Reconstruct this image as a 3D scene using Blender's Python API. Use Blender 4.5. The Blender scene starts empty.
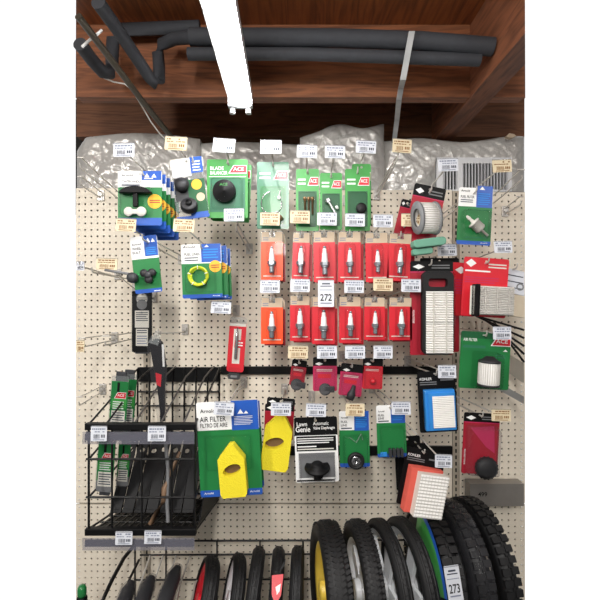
import bpy, math, random
from mathutils import Vector, Matrix, noise
random.seed(7)
SC = bpy.context.scene
COL = SC.collection
PI = math.pi
# ------------------------------------------------------------------ camera, world, lights, exposure
D, F, H = 1.707, 430.0, 1.6           # camera to pegboard (m), focal length in px, eye height
cam = bpy.data.cameras.new('camera'); camo = bpy.data.objects.new('camera', cam); COL.objects.link(camo)
camo.location = (0, -D, H); camo.rotation_euler = (PI/2, 0, 0)
cam.sensor_width = 36; cam.lens = 36*F/600; cam.clip_start = 0.02
SC.camera = camo
SC.view_settings.view_transform = 'Standard'; SC.view_settings.look = 'None'
SC.view_settings.gamma = 1; SC.view_settings.use_curve_mapping = False
SC.view_settings.exposure = 0.12

W = bpy.data.worlds.new('white_backdrop'); SC.world = W; W.use_nodes = True  # made-up backdrop: plain white ahead past the wall ends, dim glow behind
nt = W.node_tree; nt.nodes.clear()
tc = nt.nodes.new('ShaderNodeTexCoord'); sp = nt.nodes.new('ShaderNodeSeparateXYZ')
rp = nt.nodes.new('ShaderNodeValToRGB'); bg = nt.nodes.new('ShaderNodeBackground'); ow = nt.nodes.new('ShaderNodeOutputWorld')
rp.color_ramp.elements[0].position = 0.25; rp.color_ramp.elements[0].color = (0.13, 0.13, 0.13, 1)
rp.color_ramp.elements[1].position = 0.65; rp.color_ramp.elements[1].color = (1.02, 1.02, 1.02, 1)
nt.links.new(tc.outputs['Generated'], sp.inputs[0]); nt.links.new(sp.outputs['Y'], rp.inputs[0])
nt.links.new(rp.outputs[0], bg.inputs[0]); nt.links.new(bg.outputs[0], ow.inputs[0])

def area(name, loc, rot, sx, sy, power, col=(1, .97, .93)):
    l = bpy.data.lights.new(name, 'AREA'); l.shape = 'RECTANGLE'; l.size = sx; l.size_y = sy; l.energy = power; l.color = col
    o = bpy.data.objects.new(name, l); COL.objects.link(o); o.location = loc; o.rotation_euler = rot
    return o
# unseen area lights added behind and beside the camera to brighten the wall
area('added_area_light', (-0.15, -2.3, H+0.75), (math.radians(35), 0, 0), 0.16, 1.2, 32)
area('added_area_light', (1.25, -1.6, H+0.8), (math.radians(25), 0, math.radians(30)), 0.16, 1.2, 8)
area('added_area_light', (-1.45, -1.7, H+0.8), (math.radians(25), 0, math.radians(-30)), 0.16, 1.2, 31)
area('added_area_light', (0, -2.6, H+0.6), (math.radians(55), 0, 0), 2.6, 0.3, 6)
TUBE_STRENGTH = 36.0

# ------------------------------------------------------------------ helpers
def S(d): return (D-d)/F
def P(px, py, d): return Vector(((px-300)*S(d), -d, H+(300-py)*S(d)))
def lin(h):
    h = h.lstrip('#'); r = []
    for i in (0, 2, 4):
        c = int(h[i:i+2], 16)/255
        r.append(c/12.92 if c <= .04045 else ((c+.055)/1.055)**2.4)
    return tuple(r)
MATS = {}
def mat(name, col, rough=.5, metal=0, var=.08, scale=40, bump=0, alpha=1, emit=0, spec=.5, coat=0, trans=0):
    m = bpy.data.materials.new(name); m.use_nodes = True; n = m.node_tree.nodes; L = m.node_tree.links
    b = n['Principled BSDF']; c = lin(col)
    b.inputs['Roughness'].default_value = rough; b.inputs['Metallic'].default_value = metal
    b.inputs['Specular IOR Level'].default_value = spec; b.inputs['Coat Weight'].default_value = coat
    b.inputs['Base Color'].default_value = (*c, 1)
    if alpha < 1: b.inputs['Alpha'].default_value = alpha
    if emit:
        b.inputs['Emission Color'].default_value = (*c, 1); b.inputs['Emission Strength'].default_value = emit
    if var or bump:
        t = n.new('ShaderNodeTexCoord'); nz = n.new('ShaderNodeTexNoise'); nz.inputs['Scale'].default_value = scale; nz.inputs['Detail'].default_value = 4
        L.new(t.outputs['Object'], nz.inputs['Vector'])
        if var:
            mx = n.new('ShaderNodeMix'); mx.data_type = 'RGBA'
            mx.inputs['A'].default_value = (*[v*(1-var) for v in c], 1); mx.inputs['B'].default_value = (*[min(1, v*(1+var)) for v in c], 1)
            L.new(nz.outputs['Fac'], mx.inputs['Factor']); L.new(mx.outputs['Result'], b.inputs['Base Color'])
        if bump:
            bp = n.new('ShaderNodeBump'); bp.inputs['Strength'].default_value = bump; bp.inputs['Distance'].default_value = .004
            L.new(nz.outputs['Fac'], bp.inputs['Height']); L.new(bp.outputs['Normal'], b.inputs['Normal'])
    MATS[name] = m
    return m
def wood(name, c1, c2, axis, sc=1.0, rough=.65):
    m = bpy.data.materials.new(name); m.use_nodes = True; n = m.node_tree.nodes; L = m.node_tree.links; b = n['Principled BSDF']
    t = n.new('ShaderNodeTexCoord'); mp = n.new('ShaderNodeMapping'); s = [9*sc, 9*sc, 9*sc]; s[axis] = .9*sc; mp.inputs['Scale'].default_value = s
    nz = n.new('ShaderNodeTexNoise'); nz.inputs['Scale'].default_value = 1.2; nz.inputs['Detail'].default_value = 3; nz.inputs['Distortion'].default_value = .6
    ml = n.new('ShaderNodeMath'); ml.operation = 'MULTIPLY'; ml.inputs[1].default_value = 14
    fr = n.new('ShaderNodeMath'); fr.operation = 'PINGPONG'; fr.inputs[1].default_value = 1
    n2 = n.new('ShaderNodeTexNoise'); n2.inputs['Scale'].default_value = 7; n2.inputs['Detail'].default_value = 6
    ad = n.new('ShaderNodeMath'); ad.operation = 'MULTIPLY_ADD'; ad.inputs[1].default_value = .45
    r = n.new('ShaderNodeValToRGB'); r.color_ramp.elements[0].color = (*lin(c1), 1); r.color_ramp.elements[1].color = (*lin(c2), 1)
    r.color_ramp.elements[0].position = .15; r.color_ramp.elements[1].position = .95
    L.new(t.outputs['Object'], mp.inputs[0]); L.new(mp.outputs[0], nz.inputs['Vector']); L.new(mp.outputs[0], n2.inputs['Vector'])
    L.new(nz.outputs['Fac'], ml.inputs[0]); L.new(ml.outputs[0], fr.inputs[0]); L.new(fr.outputs[0], ad.inputs[0]); L.new(n2.outputs['Fac'], ad.inputs[2])
    L.new(ad.outputs[0], r.inputs[0]); L.new(r.outputs[0], b.inputs['Base Color']); b.inputs['Roughness'].default_value = rough
    MATS[name] = m
def clear(name, tint, a, rough=.08):
    """thin clear plastic: mostly transparent with a real gloss"""
    m = bpy.data.materials.new(name); m.use_nodes = True; n = m.node_tree.nodes; L = m.node_tree.links; n.clear()
    o = n.new('ShaderNodeOutputMaterial'); tr = n.new('ShaderNodeBsdfTransparent'); g = n.new('ShaderNodeBsdfPrincipled'); mx = n.new('ShaderNodeMixShader')
    g.inputs['Base Color'].default_value = (*lin(tint), 1); g.inputs['Roughness'].default_value = rough
    fz = n.new('ShaderNodeLayerWeight'); fz.inputs['Blend'].default_value = .25
    nz = n.new('ShaderNodeTexNoise'); nz.inputs['Scale'].default_value = 55; t = n.new('ShaderNodeTexCoord')
    bp = n.new('ShaderNodeBump'); bp.inputs['Strength'].default_value = .5; bp.inputs['Distance'].default_value = .003
    L.new(t.outputs['Object'], nz.inputs['Vector']); L.new(nz.outputs['Fac'], bp.inputs['Height']); L.new(bp.outputs['Normal'], g.inputs['Normal'])
    ma = n.new('ShaderNodeMath'); ma.operation = 'MULTIPLY_ADD'; ma.inputs[1].default_value = .4; ma.inputs[2].default_value = a; ma.use_clamp = True
    L.new(fz.outputs['Facing'], ma.inputs[0]); L.new(ma.outputs[0], mx.inputs[0]); L.new(tr.outputs[0], mx.inputs[1]); L.new(g.outputs[0], mx.inputs[2]); L.new(mx.outputs[0], o.inputs[0])
    MATS[name] = m

mat('peg', '#f2e8d6', .6, var=.05, scale=8)
mat('dark_backing', '#2a2521', .9)
mat('upright', '#b9ae9c', .5, var=.08)
mat('slot', '#0c0b0a', .8)
mat('metal', '#c4c0ba', .32, .3, var=.1)
mat('wire', '#d2cec6', .3, .15, var=.15)
mat('dark_wire', '#5a5754', .4, .3, var=.15)
mat('black', '#08080a', .5, spec=.25, var=.1)
mat('black_gloss', '#0a0a0c', .35, var=.1)
mat('black_wire', '#0b0b0c', .38, 0, var=.1)
mat('pipe', '#36383d', .75, var=.2, bump=.4)
mat('conduit', '#4a443a', .5, .3)
mat('tag_white', '#d6d9e0', .45, var=.02); mat('tag_cream', '#dccdac', .5, var=.03)
mat('ink', '#3c4250', .6); mat('ink_soft', '#7f8699', .6); mat('ink_brown', '#8a6236', .6)
mat('white', '#f0f0ee', .4, var=.02); mat('offwhite', '#dcd9cf', .5, var=.04)
mat('green', '#1f7a3e', .38, coat=.2, scale=12); mat('green_light', '#3f9a45', .38, coat=.2, scale=12); mat('green_dark', '#175a33', .4, coat=.2)
mat('green_pale', '#2f7756', .4, coat=.2)
mat('blue', '#2458b4', .35, coat=.2); mat('blue_dark', '#1c3f92', .35)
mat('red', '#d3202f', .38, coat=.2, var=.05); mat('red_dark', '#a5142a', .4, coat=.2); mat('orange', '#f4501f', .38, coat=.2, var=.05)
mat('magenta', '#c02a58', .35, coat=.2, var=.06)
mat('yellow', '#f0dd2a', .9, var=.08, scale=300, bump=.6); mat('yellow_print', '#f2b632', .5)
mat('yellow_tube', '#d6e23a', .15, coat=.5); mat('yellow_rim', '#e0c04a', .4)
mat('kraft', '#c9b49a', .6, var=.06)
mat('rubber', '#0d0d0f', .6, var=.15, bump=.2); mat('rubber_grey', '#27272a', .55, var=.15)
mat('grey', '#77787a', .5); mat('grey_dark', '#333437', .5); mat('silver', '#c9c9cb', .22, .9, var=.05)
mat('ceramic', '#f4f4f4', .2, var=.02); mat('plug_metal', '#a8b0b6', .25, .7, var=.1); mat('brass', '#8d6f4c', .35, .6)
mat('paper', '#f4f2ee', .85, var=.03, scale=80); mat('paper_line', '#d0ccc4', .85)
mat('foam_green', '#6a9f88', .8, bump=.3, scale=200); mat('foam_red', '#df5f50', .7); mat('foam_blue', '#2b8bdc', .6)
mat('white_rim', '#dfe1e4', .35); mat('brown_handle', '#80654e', .6)
mat('strip', '#34353f', .2, coat=.5); mat('galv', '#b0b2b2', .45, .3, scale=25, var=.25)
mat('foamtan', '#d8cbb4', .8)
mat('vent', '#d0d1d3', .4, .2); mat('vent_dark', '#151515', .8)
mat('lamp_body', '#e8eaec', .3); mat('lamp', '#ffffff', .3, emit=TUBE_STRENGTH, var=0)
mat('cord', '#d8d6cf', .5)
mat('shelf_grey', '#8c8883', .3, .3, var=.1)
mat('concrete', '#6f6b66', .8, scale=6, var=.15)
clear('clear', '#101010', .03); clear('clear_bag', '#55555a', .09, .1); clear('clear_strip', '#80808c', .3, .1); clear('clear_thick', '#a4aaaa', .22, .12)
wood('wood_joist', '#472512', '#8e5532', 0, 1.6); wood('wood_header', '#4c2d1c', '#845639', 0, 1.6)
wood('wood_beam', '#452618', '#845034', 1, 1.5); wood('wood_deck', '#4c2610', '#935226', 1, 1.3)
# insulation film
def film():
    m = mat('film', '#cbc8c3', .17, .2, var=.12, scale=9); n = m.node_tree.nodes; L = m.node_tree.links; b = n['Principled BSDF']
    t = n.new('ShaderNodeTexCoord'); v = n.new('ShaderNodeTexNoise'); v.inputs['Scale'].default_value = 16; v.inputs['Detail'].default_value = 6; v.inputs['Distortion'].default_value = 1.6
    bp = n.new('ShaderNodeBump'); bp.inputs['Strength'].default_value = .7; bp.inputs['Distance'].default_value = .010
    L.new(t.outputs['Object'], v.inputs['Vector']); L.new(v.outputs['Fac'], bp.inputs['Height']); L.new(bp.outputs['Normal'], b.inputs['Normal'])
film()

_TXT = {}
def text_geo(s):
    if s in _TXT: return _TXT[s]
    c = bpy.data.curves.new('t', 'FONT'); c.body = s; c.size = 1; c.offset = .014; c.resolution_u = 3
    o = bpy.data.objects.new('t', c); COL.objects.link(o)
    bpy.context.view_layer.update()
    dg = bpy.context.evaluated_depsgraph_get(); me = bpy.data.meshes.new_from_object(o.evaluated_get(dg))
    vs = [v.co.copy() for v in me.vertices]; fs = [tuple(p.vertices) for p in me.polygons]
    bpy.data.objects.remove(o); bpy.data.curves.remove(c); bpy.data.meshes.remove(me)
    x0 = min(v.x for v in vs); x1 = max(v.x for v in vs); y0 = min(v.y for v in vs); y1 = max(v.y for v in vs)
    _TXT[s] = ([((v.x-x0)/(x1-x0), (v.y-y0)/(y1-y0)) for v in vs], fs, (x1-x0)/(y1-y0))
    return _TXT[s]

class MB:
    def __init__(s, M=None): s.v = []; s.f = []; s.m = []; s.sm = []; s.ml = []; s.M = M or Matrix()
    def mi(s, name):
        if name not in s.ml: s.ml.append(name)
        return s.ml.index(name)
    def add(s, vs, fs, mt, smooth=False):
        b = len(s.v); s.v += [s.M @ Vector(v) for v in vs]; k = s.mi(mt)
        for f in fs: s.f.append(tuple(b+i for i in f)); s.m.append(k); s.sm.append(smooth)
        return s
    def box(s, c, size, mt, R=None):
        x, y, z = [a/2 for a in size]; vs = [Vector((i*x, j*y, k*z)) for i in (-1, 1) for j in (-1, 1) for k in (-1, 1)]
        if R is not None: vs = [R @ v for v in vs]
        vs = [v+Vector(c) for v in vs]
        return s.add(vs, [(0, 1, 3, 2), (4, 6, 7, 5), (0, 4, 5, 1), (2, 3, 7, 6), (0, 2, 6, 4), (1, 5, 7, 3)], mt)
    def flat(s, pts, y, mt):                      # ngon in xz facing -y
        return s.add([(p[0], y, p[1]) for p in pts], [tuple(range(len(pts)))], mt)
    def prism(s, pts, y0, y1, mt, hole=None, smooth=False):
        n = len(pts); vs = [(p[0], y0, p[1]) for p in pts]+[(p[0], y1, p[1]) for p in pts]
        sides = [(i, (i+1) % n, n+(i+1) % n, n+i) for i in range(n)]
        if not hole:
            return s.add(vs, [tuple(range(n))[::-1], tuple(range(n, 2*n))]+sides, mt, smooth)
        dense = []
        for i in range(n):
            a, b = pts[i], pts[(i+1) % n]; L = math.hypot(b[0]-a[0], b[1]-a[1]); q = max(1, min(10, int(L/.004)))
            dense += [(a[0]+(b[0]-a[0])*k/q, a[1]+(b[1]-a[1])*k/q) for k in range(q)]
        s.add(vs, sides, mt, smooth)
        h = len(hole); s.add([(p[0], y0, p[1]) for p in hole]+[(p[0], y1, p[1]) for p in hole], [((i+1) % h, i, h+i, h+(i+1) % h) for i in range(h)], mt, smooth)
        # cap ring: match each hole point to the outer outline by angle
        cx = sum(p[0] for p in hole)/h; cz = sum(p[1] for p in hole)/h
        an = lambda p: math.atan2(p[1]-cz, p[0]-cx) % (2*PI)
        o = sorted(dense, key=an); q = sorted(hole, key=an); N = len(o); K = len(q)
        for y in (y0, y1):
            vv = [(p[0], y, p[1]) for p in o]+[(p[0], y, p[1]) for p in q]; fs = []; i = j = 0
            while i < N or j < K:
                ai = an(o[(i+1) % N])+(2*PI if i+1 >= N else 0); aj = an(q[(j+1) % K])+(2*PI if j+1 >= K else 0)
                if j >= K or (i < N and ai <= aj): fs.append((i % N, (i+1) % N, N+j % K)); i += 1
                else: fs.append((i % N, N+(j+1) % K, N+j % K)); j += 1
            s.add(vv, fs, mt)
        return s
    def tube(s, path, r, mt, n=6, cap=True):
        path = [Vector(p) for p in path]; rings = []; up = Vector((0, 0, 1))
        for i, p in enumerate(path):
            a = path[max(i-1, 0)]; b = path[min(i+1, len(path)-1)]; t = (b-a).normalized()
            u = t.cross(up if abs(t.z) < .9 else Vector((1, 0, 0))).normalized(); w = t.cross(u).normalized()
            rr = r[i] if isinstance(r, (list, tuple)) else r
            rings.append([p+(u*math.cos(2*PI*k/n)+w*math.sin(2*PI*k/n))*rr for k in range(n)])
        vs = [v for g in rings for v in g]; fs = []
        for i in range(len(path)-1):
            for k in range(n): fs.append((i*n+k, i*n+(k+1) % n, (i+1)*n+(k+1) % n, (i+1)*n+k))
        s.add(vs, fs, mt, True)
        if cap: s.add(rings[0], [tuple(range(n))[::-1]], mt); s.add(rings[-1], [tuple(range(n))], mt)
        return s
    def lathe(s, prof, mt, M=None, n=20, smooth=True):   # prof [(radius, height)], axis z, M places it
        M = M or Matrix(); vs = []; fs = []
        for r, z in prof:
            for k in range(n): vs.append(M @ Vector((r*math.cos(2*PI*k/n), r*math.sin(2*PI*k/n), z)))
        for i in range(len(prof)-1):
            for k in range(n): fs.append((i*n+k, i*n+(k+1) % n, (i+1)*n+(k+1) % n, (i+1)*n+k))
        if prof[0][0] > 1e-5: fs.append(tuple(range(n))[::-1])
        if prof[-1][0] > 1e-5: fs.append(tuple((len(prof)-1)*n+k for k in range(n)))
        return s.add(vs, fs, mt, smooth)
    def text(s, t, x, z, h, mt, y, w=None, rot=0):  # x,z = top left; h height; w limits width
        g, fs, asp = text_geo(t); ww = h*asp
        if w: ww = w
        c, sn = math.cos(rot), math.sin(rot)
        vs = []
        for a, b in g:
            u, q = a*ww, (b-1)*h
            vs.append((x+u*c-q*sn, y, z+u*sn+q*c))
        return s.add(vs, fs, mt)
    def build(s, name, parent=None, bevel=0):
        me = bpy.data.meshes.new(name); me.from_pydata([tuple(v) for v in s.v], [], s.f); me.update()
        for m in s.ml: me.materials.append(MATS[m])
        me.polygons.foreach_set('material_index', s.m); me.polygons.foreach_set('use_smooth', s.sm)
        o = bpy.data.objects.new(name, me); COL.objects.link(o)
        if parent: o.parent = parent
        if bevel:
            b = o.modifiers.new('bevel', 'BEVEL'); b.width = bevel; b.segments = 2; b.limit_method = 'ANGLE'
        return o
def tag(o, label, cat, group=None):
    o['label'] = label; o['category'] = cat
    if group: o['group'] = group
    return o
def thing(name, label, cat, loc, rot=(0, 0, 0), group=None):
    o = bpy.data.objects.new(name, None); COL.objects.link(o); o.location = loc; o.rotation_euler = rot; o.empty_display_size = .02
    return tag(o, label, cat, group)
def struct(o): o['kind'] = 'structure'; return o
def rrect(x0, z0, x1, z1, r, corners=(1, 1, 1, 1), n=4):   # bl br tr tl
    pts = []
    for (cx, cz, a0, on) in ((x0+r, z0+r, PI, corners[0]), (x1-r, z0+r, 1.5*PI, corners[1]), (x1-r, z1-r, 0, corners[2]), (x0+r, z1-r, .5*PI, corners[3])):
        if on:
            for k in range(n+1):
                a = a0+k/n*PI/2; pts.append((cx+r*math.cos(a), cz+r*math.sin(a)))
        else: pts.append({PI: (x0, z0), 1.5*PI: (x1, z0), 0: (x1, z1), .5*PI: (x0, z1)}[a0])
    return pts
def circ(x, z, r, n=12): return [(x+r*math.cos(2*PI*k/n), z+r*math.sin(2*PI*k/n)) for k in range(n)]
def Rx(a): return Matrix.Rotation(a, 4, 'X')
def Ry(a): return Matrix.Rotation(a, 4, 'Y')
def Rz(a): return Matrix.Rotation(a, 4, 'Z')
def T(*a): return Matrix.Translation(Vector(a))

# ------------------------------------------------------------------ setting
def pegboard(px0, py0, px1, py1):
    a = P(px0, py0, 0); b = P(px1, py1, 0); pitch = .0254
    nx = max(1, round((b.x-a.x)/pitch)); nz = max(1, round((a.z-b.z)/pitch)); dx = (b.x-a.x)/nx; dz = (a.z-b.z)/nz
    m = MB(); vs = []; fs = []; r = .0040; K = 8
    for i in range(nx+1):
        for j in range(nz+1): vs.append((a.x+i*dx, 0, b.z+j*dz))
    for i in range(nx):
        for j in range(nz):
            c = [i*(nz+1)+j, (i+1)*(nz+1)+j, (i+1)*(nz+1)+j+1, i*(nz+1)+j+1]; cx = a.x+(i+.5)*dx; cz = b.z+(j+.5)*dz
            h = len(vs)
            for y in (0, .005):
                for k in range(K):
                    t = -.75*PI+k*2*PI/K; vs.append((cx+r*math.cos(t), y, cz+r*math.sin(t)))
            for q in range(4):
                k = q*2; fs.append((c[q], c[(q+1) % 4], h+(k+2) % K, h+(k+1) % K, h+k))
            for k in range(K): fs.append((h+k, h+(k+1) % K, h+K+(k+1) % K, h+K+k))
    m.add(vs, fs, 'peg')
    # board edges
    m.box(((a.x+b.x)/2, .003, a.z-.0005), (b.x-a.x, .006, .001), 'peg'); m.box(((a.x+b.x)/2, .003, b.z+.0005), (b.x-a.x, .006, .001), 'peg')
    return struct(m.build('wall_back'))
pegboard(76, 188, 143.5, 503); pegboard(150.5, 190, 452, 503); pegboard(459.5, 192, 525, 503)
pegboard(76, 504.2, 143.5, 690); pegboard(150.5, 504.2, 452, 690); pegboard(459.5, 504.2, 525, 690)
m = MB(); a = P(76, 190, -.03); b = P(524, 695, -.03); m.box(((P(76,0,0).x+P(525,0,0).x)/2, .03, (P(0,190,0).z+P(0,695,0).z)/2), (P(525,0,0).x-P(76,0,0).x, .006, P(0,190,0).z-P(0,695,0).z), 'dark_backing'); struct(m.build('wall_back'))  # added dark sheet: hides the backdrop, its colour stands for shade behind the holes
for px, top in ((147, 190), (455.8, 191)):
    m = MB(); a = P(px, top, 0); b = P(px, 690, 0)
    m.box((a.x, .006, (a.z+b.z)/2), (.026, .016, a.z-b.z), 'upright')
    z = a.z-.015
    while z > b.z: m.box((a.x, -.0022, z), (.006, .001, .015), 'slot'); z -= .0254
    struct(m.build('trim_1'))
m = MB(); m.box((0, -1.2, -.02), (4.2, 2.5, .04), 'concrete'); struct(m.build('floor'))

# roof deck, joists, header (cut where the photographed bay ends)
def zz(z): return H+z
m = MB(); zt = .955
def hw(dist, px): return (px-300)/F*dist
deck = [(-2.1, -2.4), (2.1, -2.4), (2.1, -.36), (hw(1.35, 525), -.357), (hw(2.04, 525), .33), (hw(2.04, 76), .33), (hw(1.35, 76), -.357), (-2.1, -.36)]
m.add([(x, y, zz(zt)) for x, y in deck]+[(x, y, zz(zt+.02)) for x, y in deck], [tuple(range(8))[::-1], tuple(range(8, 16))]+[(i, (i+1) % 8, 8+(i+1) % 8, 8+i) for i in range(8)], 'wood_deck')
struct(m.build('ceiling'))
def beamx(name, dist, px0, px1, z0, z1, th, mt):
    x0 = hw(dist+(th if px0 < 300 else 0)*0, px0); x1 = hw(dist, px1); y = dist-D
    m = MB(); m.box(((x0+x1)/2, y+th/2, zz((z0+z1)/2)), (x1-x0, th, z1-z0), mt); return struct(m.build(name))
beamx('trim_2', 1.49, 76.5, 470, .703, .954, .045, 'wood_joist')
beamx('trim_2', 1.49, 493, 524.5, .703, .954, .045, 'wood_joist')
beamx('trim_3', 1.97, 76.5, 524.5, .78, .953, .05, 'wood_header')
beamx('trim_3', 1.94, 76.5, 524.5, .737, .775, .085, 'wood_header')
m = MB(); zb = .700
m.add([(.590, .22, zz(zb)), (.668, .22, zz(zb)), (.668, hw(1, 0)*0-(D-.668*F/225), zz(zb)), (.590, -(D-.590*F/225), zz(zb)),
       (.590, .22, zz(.954)), (.668, .22, zz(.954)), (.668, -(D-.668*F/225), zz(.954)), (.590, -(D-.590*F/225), zz(.954))],
      [(0, 1, 2, 3), (7, 6, 5, 4), (0, 4, 5, 1), (1, 5, 6, 2), (2, 6, 7, 3), (3, 7, 4, 0)], 'wood_beam')
struct(m.build('trim_4'))
# dark wall behind the roof space
m = MB(); m.box((0, .345, zz(.68)), (hw(2.05, 524)*2, .01, .55), 'dark_backing'); struct(m.build('wall_rear'))

# ceiling ducts, conduit, cord, strap
def arc(c, r, a0, a1, ux, uz, n=8): return [Vector(c)+Vector(ux)*r*math.cos(a0+(a1-a0)*k/n)+Vector(uz)*r*math.sin(a0+(a1-a0)*k/n) for k in range(n+1)]
mb = MB(); mb.tube([P(190, 37, .38), P(330, 38, .38), P(420, 41, .39), P(493, 47, .40)], .0265, 'pipe', 14)
tag(mb.build('insulated_pipe'), 'thick black insulated pipe running across under the roof, upper of the pair', 'pipe')
mb = MB(); mb.tube([P(188, 54, .37), P(300, 54, .37), P(480, 60, .385)], .019, 'pipe', 14)
tag(mb.build('insulated_pipe'), 'thinner black insulated pipe running across just below the thicker one', 'pipe')
mb = MB(); mb.tube([P(98, 2, .55), P(122, 36, .42), P(150, 78, .30), P(155, 83, .29), P(159, 80, .28), P(159, 66, .27), P(158, 54, .27), P(162, 44, .28), P(174, 39, .31), P(194, 37, .36)], .0195, 'pipe', 14)
tag(mb.build('insulated_pipe'), 'black insulated pipe slanting down to an upturned elbow beside the white cord', 'pipe')
mb = MB(); mb.tube([P(80, 44, .42), P(92, 60, .35), P(103, 72, .31), P(109, 73, .29), P(112, 62, .27), P(113, 40, .27), P(120, 30, .27), P(200, 27, .27)], .021, 'pipe', 14)
tag(mb.build('insulated_pipe'), 'black insulated pipe bend at the far upper left of the ceiling', 'pipe')
mb = MB(); mb.tube([P(78, 16, .56), P(125, 78, .36), P(140, 98, .25), P(172, 138, .05)], .010, 'conduit', 8)
for t in ((98, 36), (88, 44)): mb.tube([P(t[0]-6, t[1]+3, .47), P(t[0]+4, t[1]-6, .46)], .004, 'white', 6)
tag(mb.build('steel_conduit'), 'dull olive conduit slanting down from the upper left corner of the ceiling', 'conduit')
pts = [(97, 73), (104, 78), (114, 82), (125, 84), (131, 89), (137, 98), (143, 108), (151, 122), (160, 134), (168, 141)]
mb = MB(); mb.tube([P(x, y, (.30, .29, .28, .27, .26, .25, .2, .16, .12, .09)[i]) for i, (x, y) in enumerate(pts)], .0025, 'cord', 6)
tag(mb.build('electric_cord'), 'thin white cord draped below the slanting conduit at upper left', 'cord')
mb = MB(); q = [P(412, 31, .43), P(403, 80, .40), P(401, 88, .26), P(399, 100, .235), P(397, 120, .06), P(394, 143, -.03)]
for i in range(len(q)-1):
    a, b = q[i], q[i+1]; w = .009
    mb.add([a+Vector((-w, 0, 0)), a+Vector((w, 0, 0)), b+Vector((w, 0, 0)), b+Vector((-w, 0, 0)), a+Vector((-w, .003, 0)), a+Vector((w, .003, 0)), b+Vector((w, .003, 0)), b+Vector((-w, .003, 0))],
           [(0, 1, 2, 3), (7, 6, 5, 4), (0, 3, 7, 4), (1, 5, 6, 2), (0, 4, 5, 1), (3, 2, 6, 7)], 'galv')
tag(mb.build('hanger_strap'), 'galvanized metal hanger strap hanging from the ceiling right of centre', 'strap')

# fluorescent fixture
zf = .612; xl, xr = hw(1.34, 229), hw(1.34, 253); y1 = -(D-1.34); y0 = y1-1.2
fx = thing('ceiling_light', 'bright white strip light hanging under the wooden ceiling joists', 'light', ((xl+xr)/2+.018, (y0+y1)/2, zz(zf)), (0, 0, math.radians(1.8)))
w = xr-xl
mb = MB(); mb.box((0, 0, .018), (w, 1.2, .03), 'lamp_body'); mb.build('housing', fx, .004)
mb = MB(); mb.prism([(w/2*math.cos(a)*.8+.006, -.0-.022*abs(math.sin(a))) for a in [PI+k*PI/10 for k in range(11)]], -.598, .575, 'lamp', smooth=True); mb.build('diffuser', fx)
mb = MB(); mb.box((0, .587, -.006), (w, .022, .024), 'lamp_body')
for s in (-1, 1): mb.tube([(s*w*.33, .595, -.014), (s*w*.33, .595, -.034)], .0085, 'lamp_body', 10)
mb.build('end_cap', fx, .002)
mb = MB()
for yy in (-.4, .35): mb.tube([(0, yy, .03), (0, yy, .338)], .003, 'dark_wire')
mb.build('hanging_wire', fx)

# insulation bags, lumpy wrinkled film
def insul(px0, px1, top, y, amp, seed, label, bottom=198, lump=.03):
    nx = int((px1-px0)/1.6); nz = 34; vs = []; d = -y
    n = 0
    for i in range(nx+1):
        px = px0+(px1-px0)*i/nx; u = i/nx; tp = top(px)
        for j in range(nz+1):
            v = j/nz; p = P(px, bottom+(tp-bottom)*v, d)
            q = Vector((p.x*9+seed, p.z*9, seed))
            w = noise.noise(q)*.5+noise.noise(q*2.3)*.3
            wr = 1-abs(noise.noise(Vector((p.x*22+seed*3, p.z*30+p.x*18, seed))))*2
            wr2 = 1-abs(noise.noise(Vector((p.x*55-p.z*40, p.z*50, seed+4))))*2
            edge = min(u*nx/7, (1-u)*nx/7, 1); te = max(0, 1-((v-.5)/.5)**6)
            prof = lump*(te**.5)*(edge**.5)
            vs.append((p.x, y-prof-amp*(w+.4*wr**3+.10*wr2**3)*te*edge, p.z))
    fs = []
    for i in range(nx):
        for j in range(nz):
            a = i*(nz+1)+j; fs.append((a, a+nz+1, a+nz+2, a+1))
    m = MB(); m.add(vs, fs, 'film', True)
    off = len(vs); vb = [(v[0], y+.045, v[2]) for v in vs]; m.add(vb, [f[::-1] for f in fs], 'film', True)
    per = [i*(nz+1) for i in range(nx+1)]+[nx*(nz+1)+j for j in range(1, nz+1)]+[i*(nz+1)+nz for i in range(nx-1, -1, -1)]+[j for j in range(nz-1, 0, -1)]
    m.add(vs+vb, [(per[k], per[(k+1) % len(per)], off+per[(k+1) % len(per)], off+per[k])[::-1] for k in range(len(per))], 'film', True)
    return tag(m.build('insulation_bag'), label, 'insulation')
insul(77, 200, lambda x: 139-6*math.sin((x-77)/123*PI)+12*max(0, (88-x)/11), .12, .022, 3, 'grey plastic wrapped insulation roll above the left end of the pegboard')
insul(192, 312, lambda x: 144-2*math.sin((x-192)/30), .16, .018, 9, 'dull grey wrapped insulation between the left roll and the silvery bulge')
insul(300, 384, lambda x: 126+14*max(0, (330-x)/30)**1.5+2*math.sin(x/7), .09, .03, 15, 'silvery crumpled insulation bundle bulging above the pegboard centre')
insul(383, 524, lambda x: 140+2*math.sin(x/14)-3*max(0, (x-490)/34), .14, .016, 22, 'long silvery wrapped insulation above the right end of the pegboard')
mb = MB(); mb.prism([(-.012, -.006), (.0, .008), (.02, .004), (.03, -.004), (.01, -.012)], -.012, .012, 'kraft')
o = tag(mb.build('crumpled_wrapper', None, .002), 'small tan scrap lying on the insulation at upper right', 'wrapper'); o.location = P(508, 136, -.07)
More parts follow.
